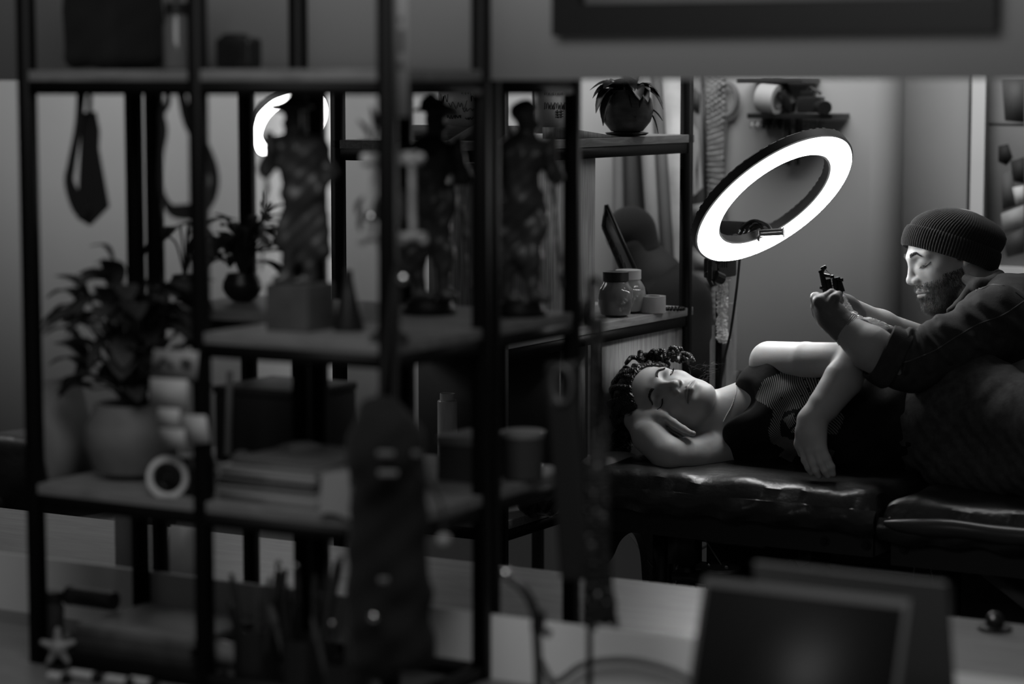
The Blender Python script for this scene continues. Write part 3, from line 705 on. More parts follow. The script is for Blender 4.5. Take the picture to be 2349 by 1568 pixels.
# ================================================================ the tattoo artist
aO = PY(2176, 577, 5.36)
AF = cv(-.93, -.315, .21); AU = cv(-.315, .945, .02)
AM = frame4(aO, AF, AU)
artist = thing('person', 'bearded man in a ribbed beanie and dark shirt holding up a tattoo machine', 'person', Vector((PY(2330, 1000, 5.5).x, 5.62, 0)))
a = SDF(); a.xf(AM, head_sdf(True), 1.04)
a.cap(AM@Vector((-.045, 0, -.13)), PY(2290, 720, 5.36), .062, .08, k=.04)
a.cap(PY(2290, 720, 5.30), PY(2350, 800, 5.32), .08, .1, k=.04)
el = P(2052, 832, 4.93); wr_ = P(1932, 748, 4.90)
a.cap(P(2290, 745, 5.13), P(2100, 835, 4.97), .05, .046, k=.01); a.cap(P(2100, 835, 4.97), el, .046, .045, k=.006)
a.cap(el, P(1995, 797, 4.90), .048, .049, k=.006); a.cap(P(1995, 797, 4.90), wr_, .049, .031, k=.006)
# far forearm, seen just above the near one
a.cap(P(2140, 800, 5.3), P(2020, 748, 5.16), .045, .034, k=.02); a.cap(P(2020, 748, 5.16), P(1935, 700, 5.06), .034, .024, k=.02)
a.cap(P(2330, 730, 5.42), P(2140, 800, 5.3), .05, .045, k=.02)
abody = a.mesh('body', .0022, SKINM, artist)
# gloves with the fingers closed round the machine
GLOVE = mat('thin_rubber_glove', .14, .45, .4, bump=.4, bscale=90, bdist=.003)
h = SDF()
h.cap(P(1940, 755, 4.90), P(1925, 742, 4.90), .0335, .031, k=.008)
h.cap(P(1928, 744, 4.90), P(1905, 722, 4.90), .030, .032, k=.015); h.cap(P(1905, 722, 4.89), P(1888, 698, 4.90), .031, .026, k=.012); h.cap(P(1895, 735, 4.92), P(1880, 705, 4.93), .022, .02, k=.012)
for (q0, q1, q2, q3) in (((1893, 684, 4.885), (1908, 674, 4.90), (1922, 680, 4.925), (1928, 690, 4.94)), ((1884, 692, 4.895), (1897, 680, 4.93), (1912, 684, 4.955), (1920, 694, 4.96)),
                         ((1878, 704, 4.91), (1884, 690, 4.95), (1900, 694, 4.975), (1910, 702, 4.975)), ((1876, 718, 4.925), (1879, 704, 4.97), (1892, 706, 4.99), (1902, 714, 4.985))):
    h.chain([P(*q0), P(*q1), P(*q2), P(*q3)], [.0125, .0108, .0096, .0082], k=.004)
h.chain([P(1898, 712, 4.88), P(1880, 692, 4.87), P(1872, 683, 4.885), P(1868, 679, 4.905)], [.018, .0125, .0108, .0088], k=.008)
h.chain([P(1906, 700, 4.878), P(1915, 684, 4.88), P(1924, 676, 4.90)], [.015, .0108, .009], k=.006)
glv = h.mesh('glove', .0017, GLOVE, artist)
h2 = SDF(); h2.cap(P(1960, 722, 5.08), P(1940, 702, 5.06), .027, .025, k=.01); h2.cap(P(1945, 708, 5.06), P(1918, 690, 5.03), .027, .024, k=.012)
for i, (dx, dy) in enumerate(((0, -6), (-3, 3), (-5, 12), (-4, 20))):
    h2.chain([P(1916+dx, 688+dy, 5.02), P(1902+dx, 682+dy, 5.0), P(1908+dx, 676+dy, 4.985), P(1918+dx, 680+dy, 4.98)], [.0115, .0102, .009, .008], k=.004)
h2.chain([P(1930, 692, 5.02), P(1918, 680, 4.99), P(1920, 672, 4.975)], [.014, .0108, .009], k=.006)
h2.mesh('glove', .002, GLOVE, artist)
cf = MB()
for k, (px, py) in enumerate(((1946, 760), (1943, 757), (1940, 754), (1937, 751))):
    c = P(px, py, 4.90); ax = (wr_-el).normalized(); Rm = basis(ax, cv(0, .5, .8)); R2 = .0350-.0006*k
    cf.tube([c+Rm@Vector((0, R2*math.cos(q*2*PI/28), R2*math.sin(q*2*PI/28))) for q in range(29)], .0019, 6)
cf.build('glove_cuff', GLOVE, glv)
# shirt
s = SDF()
s.cap(P(2285, 735, 5.16), P(2300, 745, 5.2), .078, .085, k=.04)
s.cap(P(2278, 742, 5.13), P(2180, 790, 5.03), .074, .064, k=.04); s.cap(P(2180, 790, 5.03), P(2095, 828, 4.97), .064, .062, k=.03); s.cap(P(2095, 828, 4.97), P(2052, 818, 4.935), .062, .064, k=.03)
s.cap(P(2305, 730, 5.30), P(2440, 860, 5.42), .085, .17, k=.05); s.cap(P(2330, 725, 5.30), P(2400, 740, 5.40), .09, .13, k=.05)
s.cap(P(2440, 860, 5.42), P(2480, 1080, 5.5), .17, .17, k=.05); s.cap(P(2290, 720, 5.36), P(2330, 740, 5.42), .07, .08, k=.04)
s.cap(P(2330, 740, 5.42), P(2130, 815, 5.32), .07, .056, k=.03)
s.cap(P(2248, 696, 5.32), P(2270, 704, 5.34), .060, .074, k=.03)
s.cut('cap', P(2045, 822, 4.93), P(1960, 775, 4.87), .054, .052, k=.006)
s.cut('cap', AM@Vector((-.04, 0, -.12)), P(2230, 672, 5.33), .062, .058, k=.012)
def folds(x, y, z):
    V = np.stack([x, y, z], -1); X, Y = proj(V)
    f = np.zeros_like(x)
    for (x0, y0, x1, y1, w, A) in ((2088, 752, 2075, 850, 7, .005), (2098, 755, 2130, 850, 6, .004), (2110, 750, 2180, 830, 6, .0035), (2090, 755, 2050, 850, 6, .003), (2150, 725, 2230, 770, 9, .004), (2200, 700, 2290, 760, 10, .004), (2160, 745, 2260, 800, 9, .0035), (2250, 690, 2349, 760, 12, .004)):
        L = math.hypot(x1-x0, y1-y0); t = np.clip(((X-x0)*(x1-x0)+(Y-y0)*(y1-y0))/L**2, 0, 1); d = np.hypot(X-x0-t*(x1-x0), Y-y0-t*(y1-y0)); f += A*np.exp(-(d/w)**2)-A*.7*np.exp(-((d-w*1.7)/w)**2)
    return -f
wv_ = wr(.0018, 48, (.7, .3, 1), 4)
shirt = s.mesh('shirt', .0035, SHIRT, artist, disp=lambda x, y, z: wv_(x, y, z)+folds(x, y, z))
sb = bvh_of(shirt)
def on_shirt(px, py, lift=.0012):
    o = CAM; d = ray(px, py).normalized(); hit = sb.ray_cast(o, d, 9); return (hit[0]-d*lift) if hit[0] else None
def stitch(pts, r=.0011, m=None, name='seam'):
    P_ = [on_shirt(*p) for p in [(a.x, a.y) for a in bez([(x, y, 0) for x, y in pts], 40)]]; P_ = [p for p in P_ if p]
    if len(P_) > 3: MB().tube(P_, r, 5).build(name, m or mat('seam_thread', .11, .8), shirt)
stitch([(2349, 690), (2300, 722), (2246, 742), (2200, 768), (2150, 800), (2125, 812)]); stitch([(2232, 655), (2252, 662), (2275, 652), (2305, 655)]); stitch([(2240, 668), (2236, 655)]); stitch([(2330, 670), (2349, 685)])
stitch([(2125, 812), (2105, 820), (2078, 830), (2060, 832)])
# rolled cuff
ax = (el-P(1990, 795, 4.90)).normalized(); Rm = basis(ax, cv(0, 1, .3)); cu = MB()
c0 = P(2034, 812, 4.925)
vs = []; segn = 48; prof = [(-.012, .054), (-.020, .0600), (-.018, .0655), (-.006, .0680), (.012, .0690), (.026, .0680), (.030, .0640)]
for q in range(segn):
    an = 2*PI*q/segn; wob = 1+.035*math.sin(3*an+1)+.02*math.sin(7*an)
    for hgt, rr in prof: vs.append(c0+Rm@Vector((hgt+.005*math.sin(2*an), rr*wob*math.cos(an), rr*wob*math.sin(an))))
np_ = len(prof); cu.add(vs, [(q*np_+i, q*np_+i+1, ((q+1) % segn)*np_+i+1, ((q+1) % segn)*np_+i) for q in range(segn) for i in range(np_-1)])
cu.build('rolled_cuff', SHIRT, shirt)
co_ = SDF(); co_.chain([P(2218, 640, 5.27), P(2245, 655, 5.25), P(2280, 650, 5.28), P(2292, 632, 5.36)], [.012, .016, .018, .014], k=.01)
co_.chain([P(2222, 668, 5.25), P(2200, 700, 5.23), P(2178, 712, 5.2)], [.012, .011, .007], k=.01)
co_.mesh('collar', .0025, SHIRT, shirt)
# legs in dark jeans on a stool behind the bed
tr = SDF(); tr.cap(P(2480, 1120, 5.5), P(2400, 1200, 5.62), .15, .13, k=.05)
hipz = Vector((P(2440, 1100, 5.6).x, 5.62, .58)); 
for sx in (-1, 1):
    kn = hipz+Vector((-.28+.1*sx, -.02+.12*sx, .0)); an_ = Vector((kn.x+.02, kn.y+.02, .1))
    tr.cap(hipz+Vector((0, .09*sx, 0)), kn, .09, .065, k=.03); tr.cap(kn, an_, .065, .045, k=.02)
tr.mesh('trousers', .007, DENIM, artist)
bo = SDF()
for sx in (-1, 1):
    kn = hipz+Vector((-.28+.1*sx, -.02+.12*sx, .0)); bo.cap(Vector((kn.x+.03, kn.y+.02, .06)), Vector((kn.x-.14, kn.y, .045)), .05, .042, k=.02)
bo.mesh('boots', .006, BLACKP, artist)
st = thing('stool', 'round black stool under the bearded man', 'stool', (hipz.x+.02, 5.62, 0))
MB().lathe((hipz.x+.02, 5.62, .40), [(.01, 0), (.17, .005), (.185, .03), (.18, .06), (.15, .075), (.01, .078)], 32).build('seat', LEATH, st)
MB().lathe((hipz.x+.02, 5.62, .06), [(.03, 0), (.03, .1), (.018, .11), (.018, .345)], 16).build('column', CHROME, st)
fb = MB()
for k in range(5): fb.tube([Vector((hipz.x+.02, 5.62, .07)), Vector((hipz.x+.02+.24*math.cos(k*1.2566), 5.62+.24*math.sin(k*1.2566), .04)), Vector((hipz.x+.02+.25*math.cos(k*1.2566), 5.62+.25*math.sin(k*1.2566), .01))], .012, 8)
fb.build('foot_base', BLACKP, st)
# ---- beard, brows
ab = bvh_of(abody)
tint(abody, AM, 1.04); lashes(AM, ab, artist, HAIR); brows(AM, ab, artist, mat('brow_hair', .04, .5), 1.2, 4, 260, zb=.0185, arch=.0035, hl=.006); 
rnd = random.Random(11); rt, di, L, gv = [], [], [], []
R3 = AM.to_3x3(); tries = 0
while len(rt) < 9000 and tries < 40000:
    tries += 1
    az = rnd.uniform(-1.75, 1.75); ez = rnd.uniform(-1.25, .25)
    d = Vector((math.cos(ez)*math.cos(az), math.cos(ez)*math.sin(az), math.sin(ez)))
    p, nn = cast(AM, ab, (.022, 0, -.058), d)
    if p is None: continue
    q = AM.inverted()@p; x, y, z = q.x/1.04, abs(q.y)/1.04, q.z/1.04
    ok = False
    if z < -.016 and z > -.135:
        edge = -.048+.046*max(0, min(1, (.054-x)/.05))-(0.012 if x > .07 else 0)           # cheek line falls towards the mouth
        if x < .056 and x > -.012 and z < edge+.022*rnd.random(): ok = True
        if x >= .056 and z < -.078+.008*rnd.random() and z > -.13: ok = True
        if x >= .056 and y > .021 and z < -.050+.006*rnd.random(): ok = rnd.random() < .8
        if z > -.0625 and z < -.048 and y < .027 and x > .084: ok = True
        if x < .01 and z < -.095: ok = False
        if abs(z+.068) < .0075 and y < .021 and x > .08: ok = False
    if not ok: continue
    rt.append(p); tz = Vector((.25, (-1 if q.y < 0 else 1)*.15, -.75)) if z < -.062 or y > .027 else Vector((.1, (-1 if q.y < 0 else 1)*.6, -.6))
    di.append(R3@(tz)+nn*rnd.uniform(.3, .8)+Vector((rnd.uniform(-.25, .25), rnd.uniform(-.25, .25), rnd.uniform(-.25, .25))))
    L.append((.013 if z < -.07 else .0085)*rnd.uniform(.6, 1.15))
hairs('beard', rt, di, tuple(R3@Vector((-.15, 0, -.35))), L, .00033, mat('beard_hair', .05, .45, .4), artist, K=5, curl=.5)
rt, di, L = [], [], []
for i in range(1500):
    y = rnd.uniform(.058, .09); x = rnd.uniform(-.05, .02); z = rnd.uniform(-.03, .03)
    p, nn = cast(AM, ab, (-.01, 0, 0), (x-(-.01), rnd.choice((-1, 1))*.08, z))
    if p is None: continue
    q = AM.inverted()@p
    if abs(q.y) > .1 or q.z > .06 or not (-.07 < q.x < .035 and q.z > -.04) or (-.035 < q.x < .008 and q.z < .03): continue
    rt.append(p); di.append(R3@Vector((-.6, 0, -.5))+nn*.25); L.append(.011)
hairs('hair', rt, di, tuple(R3@Vector((-.1, 0, -.2))), L, .00035, HAIR, artist, K=4, curl=.3)
# ---- ribbed beanie
KN = mat('knitted_wool', .028, .95, .1, bump=.5, bscale=500, sheen=.15)
ba = cv(.303, .953, 0).normalized(); bf = cv(-.953, .303, 0).normalized(); bs = ba.cross(bf); 
bc = PY(2175, 592, 5.36)
def hat(prof, nr, amp, seg=12, closed=False):
    mb = MB(); N = nr*seg; vs = []
    for (hgt, f, sh, ax_) in prof:
        for q in range(N):
            an = 2*PI*q/N; rib = 1+amp*(abs(math.cos(an*nr/2))**.7-.5)*ax_
            vs.append(bc+ba*hgt+bf*((.1125*math.cos(an))*f*rib+sh)+bs*(.094*math.sin(an)*f*rib))
    n = len(prof); mb.add(vs, [(i*N+q, i*N+(q+1) % N, (i+1)*N+(q+1) % N, (i+1)*N+q) for i in range(n-1) for q in range(N)]); return mb
dome = [(.020, .93, 0, 1), (.046, .965, -.001, 1), (.058, .97, -.004, 1), (.070, .95, -.008, 1), (.082, .90, -.013, 1), (.094, .80, -.016, 1), (.103, .67, -.018, 1), (.110, .52, -.018, .9), (.115, .35, -.017, .7), (.118, .18, -.016, .4), (.119, .04, -.015, .1)]
bn = hat(dome, 96, .024).build('beanie', KN, artist)
hat([(.004, .93, 0, 0), (-.003, .965, 0, .6), (.001, 1.0, 0, 1), (.012, 1.025, 0, 1), (.026, 1.03, 0, 1), (.038, 1.02, 0, 1), (.045, 1.0, 0, 1), (.048, .97, 0, .6), (.044, .94, 0, 0)], 100, .032).build('folded_brim', KN, bn)
# ---- tattoo machine
tm = thing('tattoo_machine', 'black coil tattoo machine held in the gloved hand', 'tattoo machine', P(1905, 690, 4.93))
F1 = MB(); d0 = basis(cv(.28, -.96, 0), cv(0, 0, 1))
def q(px, py, dy=0): return P(px, py, 4.94+dy)
fr = MB().tube([q(1884, 624), q(1892, 655), q(1897, 675)], [.0055, .0075, .008], 8); fr.tube([q(1897, 672), q(1931, 668)], .008, 8); fr.tube([q(1931, 669), q(1925, 640)], [.008, .005], 8)
fr.tube([q(1890, 672), q(1905, 690), q(1912, 704)], .0075, 10); fr.tube([q(1884, 630), q(1912, 634)], [.005, .0035], 8)
fr.build('frame', BLACKP, tm)
for (x, y, x1, y1) in ((1899, 640, 1904, 665), (1915, 637, 1919, 662)):
    c = MB(); pts = [q(x, y).lerp(q(x1, y1), k/8) for k in range(9)]; c.tube(pts, [.0065+.0008*(k % 2) for k in range(9)], 12); c.build('coil', BLACKP, tm)
tp = MB().ball(q(1892, 613), .0048, 10).ball(q(1886, 615, -.008), .004, 10); tp.tube([q(1892, 613), q(1886, 626)], .0028, 8)
tp.tube([q(1879, 624), q(1888, 620)], .0035, 8); tp.build('contact_screw', mat('black_screw', .03, .2, .6, metal=.6), tm)
MB().tube([q(1894, 618), q(1914, 636)], .0009, 5).tube([q(1886, 650), q(1912, 656)], .0011, 5).build('spring', STEEL, tm)
for (x, y) in ((1909, 634), (1923, 638), (1930, 641)): MB().tube([q(x, y-3, -.006), q(x, y+4, -.006)], .0045, 10).build('thumb_screw', mat('black_screw', .03), tm)
MB().tube([q(1882, 658, -.004), q(1892, 662, -.004)], .0045, 8).build('thumb_screw', mat('black_screw', .03), tm)
# clip cord in a clear sleeve hanging back over the forearm
crumple('cord_sleeve', [q(1922, 668, .02), q(1935, 690, .04), P(1950, 712, 4.99), P(1970, 728, 4.98), P(1990, 730, 5.0), P(2010, 738, 5.05), P(2040, 752, 5.1)],
        lambda u: .007+.008*u, FILM, tm, seg=12, n=46, amp=.6, seed=5)
# ================================================================ tattoo bed
bed = thing('tattoo_bed', 'black padded folding treatment bed the client lies on', 'bed', (-1.9, 5.08, 0))
BZ = .845; BY0, BY1 = 4.73, 5.42
def pad_mesh(name, x0, x1, z1, th, m, seed, rnd_x=True, lift=0, drape=.0):
    nx, ny = int((x1-x0)/.012), 56; mb = MB(); vs = []; r = .045
    def sh(u, a, b, rr):      # rounded edge drop
        d = min(u-a, b-u); return 0 if d > rr else rr-math.sqrt(max(rr*rr-(rr-d)**2, 0))
    cols = []
    for i in range(nx+1):
        x = x0+(x1-x0)*i/nx
        for jx in range(ny+1):
            v = jx/ny; yy = BY0+(BY1-BY0)*v
            w = math.sin(x*23+2*math.sin(yy*9+seed))*.5+math.sin(x*41-yy*30+seed)*.35+math.sin(x*67+yy*52+3*math.sin(x*13))*.3
            ed = math.exp(-((yy-BY0)/.10)**2)
            z = z1-sh(yy, BY0, BY1, r)*.8-(sh(x, x0, x1, r)*.8 if rnd_x else 0)+w*(.0022+.0035*ed)*m[1]
            vs.append(Vector((x, yy, z+lift)))
    top = list(vs); n1 = ny+1
    vs2 = []
    for i in range(nx+1):       # front skirt rows
        x = x0+(x1-x0)*i/nx
        for q in range(8):
            u = q/7; pf = math.sin(x*34+seed+2*math.sin(x*9))*.5+math.sin(x*61+u*3)*.5
            vs2.append(Vector((x, BY0-.004-.010*math.sin(u*PI)-.004*pf*u*m[1]-(.006*pf*(1-u)*u*4)*m[1], z1+lift-.036-(th-.036)*u-.004*pf*u*m[1])))
    mb.add(top, [(i*n1+q, (i+1)*n1+q, (i+1)*n1+q+1, i*n1+q+1) for i in range(nx) for q in range(ny)])
    b0 = len(mb.v); mb.add(vs2, [(i*8+q, i*8+q+1, (i+1)*8+q+1, (i+1)*8+q) for i in range(nx) for q in range(7)])
    mb.f += [(i*n1, b0+i*8, b0+(i+1)*8, (i+1)*n1) for i in range(nx)]
    # back, underside and ends
    bk = [Vector((x0+(x1-x0)*i/nx, BY1, z1-th)) for i in range(nx+1)]; b1 = len(mb.v); mb.add(bk, [])
    mb.f += [(i*n1+ny, (i+1)*n1+ny, b1+i+1, b1+i) for i in range(nx)]
    mb.f += [(b0+i*8+7, b1+i, b1+i+1, b0+(i+1)*8+7) for i in range(nx)]
    mb.f.append(tuple([q for q in range(n1)]+[b1]+[b0+7-q for q in range(8)])); k = nx*n1
    mb.f.append(tuple([k+q for q in range(n1)]+[b1+nx]+[b0+nx*8+7-q for q in range(8)]))
    return mb.build(name, m[0], bed)
COVER = mat('black_cover_sheet', .016, .36, .5, bump=.6, bscale=14, bdist=.012)
pad_mesh('mattress', -2.56, -1.845, BZ, .085, (COVER, 1.0), 1)
pad_mesh('mattress', -1.838, -.95, BZ-.012, .085, (COVER, 1.3), 5)
pad_mesh('mattress', -.945, -.3, BZ-.012, .085, (COVER, .6), 9)
# piping ribbons and the bare leather border of the lower section

MB().tube([Vector((-1.822+.03*i, BY0-.012-.002*math.sin(i*.7), BZ-.058-.002*math.sin(i*.9))) for i in range(29)], [.006, .013, .017]+[.019+.001*math.sin(i*1.3) for i in range(26)], 14).build('padded_edge', mat('worn_leatherette', .03, .32, .5), bed)
for x0, x1, z in ((-2.52, -1.86, BZ-.085), (-1.82, -.97, BZ-.097), (-.93, -.33, BZ-.097)):
    f = MB(); wbox(x0, x1, BY0+.02, BY0+.045, z-.055, z, f); wbox(x0, x1, BY1-.05, BY1-.025, z-.055, z, f); wbox(x0, x0+.025, BY0+.045, BY1-.05, z-.055, z, f); wbox(x1-.025, x1, BY0+.045, BY1-.05, z-.055, z, f)
    f.build('side_frame', mat('black_stained_wood', .012, .5, .4), bed)
for x in (-1.97, -1.875, -1.79): MB().lathe((x, BY0+.018, BZ-.115), [(.001, .004), (.006, .004), (.007, 0), (.011, 0), (.0115, -.003)][::-1], 18, Matrix.Rotation(PI/2, 3, 'X')).build('bolt', mat('black_screw', .03, .2, .6, metal=.6), bed)
BW = mat('black_stained_wood', .012, .5, .4)
# shaped end board under the head with its two legs, cross rail, brace cables
ex = -2.30
def endboard(x, ylo, yhi):
    pts = []
    for (y, z) in ((ylo, BZ-.14), (ylo, BZ-.20), (ylo+.03, BZ-.235), (ylo+.09, BZ-.222), (ylo+.13, BZ-.19), (ylo+.18, BZ-.178), (ylo+.23, BZ-.19), (ylo+.265, BZ-.24), (ylo+.28, BZ-.32), (ylo+.29, BZ-.37), (ylo+.32, BZ-.395), (ylo+.36, BZ-.38), (ylo+.37, BZ-.14)):
        pts.append(Vector((x, y, z)))
    P_ = bez(pts[1:-1], 44); return MB().prism([pts[0]]+P_+[pts[-1]], (.018, 0, 0))
endboard(-2.545, 4.745, 5.3).build('shaped_board', BW, bed)
def leg(x, y, w=.05, d=.03, top=None): return wbox(x-w/2, x+w/2, y-d/2, y+d/2, .02, top or BZ-.14).build('leg', BW, bed)
def legp(px, Y, wpx, d=.03, name='leg'):
    c = spot(px, Y, .5); wd = wpx/scl(c)/.9; return wbox(c.x-wd/2, c.x+wd/2, Y-d/2, Y+d/2, .02, BZ-.13).build(name, BW, bed)
legp(1516, 4.88, 26); legp(1537, 4.96, 12); l1 = legp(1575, 4.82, 24)
legp(1880, 4.84, 30); legp(2180, 4.84, 30); legp(2190, 5.36, 28); legp(2420, 4.84, 30); legp(2500, 5.36, 30)
wbox(*(lambda c: (c.x-.03, c.x+.03, 4.79, 4.84, BZ-.21, BZ-.10))(spot(1574, 4.82, .7))).build('hinge_block', BLACKP, bed)
tube_obj('cross_rail', [P(1588, 1229, 4.82), P(1790, 1255, 4.90)], .0095, mat('brushed_rail', .12, .35, .5, metal=.6), bed, 12)
wbox(*(lambda c: (c.x-.03, c.x+.02, 4.86, 4.93, c.z-.04, c.z+.08))(P(1800, 1240, 4.9))).build('rail_bracket', BLACKP, bed)
for a, b in (((1420, 1192, 5.2), (1530, 1345, 4.9)), ((1578, 1175, 4.78), (1690, 1350, 4.9)), ((2106, 1240, 4.85), (2090, 1360, 4.9)), ((2126, 1240, 4.85), (2144, 1360, 4.9))):
    tube_obj('brace_cable', [P(*a), P(*b)], .0018, mat('steel_cable', .22, .5, .4), bed, 6)
br_ = MB()
for a, b, w_ in (((1830, 1290, 4.95), (1970, 1215, 4.95), .014), ((2190, 1250, 4.85), (2380, 1400, 4.85), .02)):
    A, B_ = P(*a), P(*b); d = (B_-A); R_ = basis(d, cv(0, 0, 1)); br_ = MB().box((A+B_)/2, (d.length, w_*1.5, .012), R_); br_.build('diagonal_brace', mat('brace_wood', .09, .5, .4), bed)
pil = SDF().ell(P(1398, 1062, 4.90)+Vector((0, 0, .004)), (.055, .10, .020), k=.01)
pl = tag(pil.mesh('paper_cushion', .005, mat('pale_paper_towel', .35, .8, .2, bump=.6, bscale=20, bdist=.006)), 'pale paper covered cushion at the head end of the bed', 'cushion')
# dark storage box and power unit under the bed
tb_ = thing('storage_chest', 'black chest of drawers standing in the dark beneath the bed', 'cabinet', (-1.9, 5.16, 0))
c0_ = spot(1618, 5.0, .4)
wbox(c0_.x, c0_.x+.85, 5.0, 5.33, .10, .69, bev=.004).build('carcass', BLACKP, tb_)
for z in (.12, .26, .40, .54):
    dr = wbox(c0_.x+.012, c0_.x+.838, 4.987, 4.9995, z, z+.13, bev=.002).build('drawer', mat('satin_black', .012, .4, .4), tb_)
    tube_obj('handle', [Vector((c0_.x+.3, 4.978, z+.09)), Vector((c0_.x+.55, 4.978, z+.09))], .005, STEEL, dr)
for dx in (.05, .8): wbox(c0_.x+dx-.02, c0_.x+dx+.02, 5.1, 5.15, 0, .10).build('foot', BLACKP, tb_)
for i, pts in enumerate(([(1548, 1300, 5.0), (1560, 1278, 5.0), (1600, 1262, 5.05), (1625, 1250, 5.2)], [(1552, 1345, 5.0), (1562, 1300, 5.02), (1570, 1262, 5.1)])):
    tag(tube_obj('power_cable', bez([P(*p) for p in pts], 20)+[Vector((P(*pts[-1]).x, P(*pts[-1]).y, .01))], .003, BLACKP), ('thin black cable looping right beside the bed legs', 'thin black cable hanging straight down beside the bed legs')[i], 'cable')
fp = thing('foot_pedal', 'small chromed foot switch on the low trolley under the bed', 'pedal', P(1655, 1305, 4.87))
fpz = P(1655, 1305, 4.87)
shf = thing('side_trolley', 'low black trolley under the bed carrying the foot switch', 'trolley', (fpz.x, fpz.y, 0))
wbox(fpz.x-.09, fpz.x+.09, fpz.y-.07, fpz.y+.07, fpz.z-.022, fpz.z-.002).build('tray', BLACKP, shf); wbox(fpz.x-.02, fpz.x+.02, fpz.y-.02, fpz.y+.02, .03, fpz.z-.022).build('column', BLACKP, shf); wbox(fpz.x-.08, fpz.x+.08, fpz.y-.06, fpz.y+.06, 0, .03).build('base', BLACKP, shf)
MB().lathe(fpz, [(.045, -.002), (.045, .006), (.03, .012), (.001, .013)], 24).build('base', STEEL, fp)
for dx in (-.022, .022): MB().ball(fpz+Vector((dx, -.02, .012)), .006, 10).build('bolt', CHROME, fp)
sbt = spot(1691, 5.62, .95)
b = thing('spray_bottle', 'small black bottle with square cap behind the client neck', 'bottle', (sbt.x, 5.62, sbt.z))
z1 = P(1691, 850, 5.62).z; z0 = z1-.16
MB().lathe((sbt.x, 5.62, 0), [(.02, z0), (.021, z0+.004), (.021, z1-.075), (.016, z1-.062), (.007, z1-.055), (.007, z1-.04)], 20).build('bottle_body', BLACKP, b)
wbox(sbt.x-.0085, sbt.x+.0085, 5.6115, 5.6285, z1-.045, z1).build('cap', BLACKP, b)
sd = thing('instrument_stand', 'narrow black stand behind the bed holding the small bottle', 'stand', (sbt.x, 5.62, 0))
wbox(sbt.x-.05, sbt.x+.05, 5.575, 5.67, z0-.015, z0-.0005).build('tray', BLACKP, sd); wbox(sbt.x-.01, sbt.x+.01, 5.62, 5.64, .02, z0-.015).build('column', BLACKP, sd); wbox(sbt.x-.08, sbt.x+.08, 5.575, 5.67, 0, .02).build('base', BLACKP, sd)
# ================================================================ things on and along the back wall
def bw(px, py, y=6.38): return PY(px, py, y)
# two small wall shelves
def wshelf(label, pxa, pxb, pyt, dep=.13):
    a, b = bw(pxa, pyt, 6.39-dep), bw(pxb, pyt, 6.39-dep)
    t = thing('wall_shelf', label, 'shelf', ((a.x+b.x)/2, 6.39, a.z))
    wbox(a.x, b.x, 6.395-dep, 6.395, a.z-.014, a.z, bev=.001).build('board', BLACKP, t); return a.x, b.x, a.z, t
ux0, ux1, uz, t1 = wshelf('upper short black wall shelf just under the header', 1688, 1838, 178)
lx0, lx1, lz, t2 = wshelf('lower short black wall shelf carrying tape and a camera', 1712, 1907, 260)
for px in (1731, 1756):
    a, b_ = bw(px, 184, 6.3), bw(px, 296, 6.3); wbox(a.x-.011, a.x+.011, 6.375, 6.398, b_.z, a.z+.01).build('bracket', BLACKP, t1)
tp = thing('tape_roll', 'wide white tape roll leaning on the lower wall shelf', 'tape', bw(1770, 262, 6.27))
R_ = basis(cv(.80, -.18, .57), cv(0, 1, 0)); cc = bw(1780, 228, 6.27); tm_ = mat('white_tape', .36, .6)
def roll(c, R, ro, ri, w, m, parent, name='roll'):
    return MB().lathe(c, [(ri, -w/2), (ro, -w/2), (ro, w/2), (ri, w/2), (ri, -w/2)], 40, R@Matrix.Rotation(PI/2, 3, 'Y'), cap=False).build(name, m, parent)
roll(cc-R_@Vector((.02, 0, 0)), R_, .041, .027, .055, tm_, tp)
roll(cc-R_@Vector((.018, 0, 0)), R_, .0268, .022, .054, mat('card_core', .1, .8), tp, 'core')
mcn = thing('tattoo_machine', 'black machine hanging between the two small wall shelves', 'tattoo machine', bw(1805, 262, 6.27))
MB().tube([bw(1795, 186, 6.3), bw(1800, 215, 6.3), bw(1812, 240, 6.3), bw(1814, 258, 6.3)], [.012, .02, .022, .012], 10).build('machine_body', BLACKP, mcn)
MB().tube([bw(1790, 190, 6.3), bw(1788, 205, 6.3)], .01, 8).build('coil', BLACKP, mcn)
cm = thing('camera', 'small black video camera lying on the lower wall shelf', 'camera', bw(1862, 262, 6.28))
b0 = bw(1860, 240, 6.3); MB().box(b0, (.07, .04, .045), bev=.006).build('camera_body', BLACKP, cm)
MB().tube([bw(1880, 245, 6.28), bw(1893, 247, 6.22)], [.018, .019], 16).build('lens', BLACKP, cm)
MB().box(b0+Vector((-.008, 0, .03)), (.04, .025, .022), bev=.005).build('viewfinder', BLACKP, cm)
MB().tube([b0+Vector((-.03, 0, .03)), b0+Vector((.0, 0, .048)), b0+Vector((.03, 0, .03))], .005, 8).build('handle', BLACKP, cm)
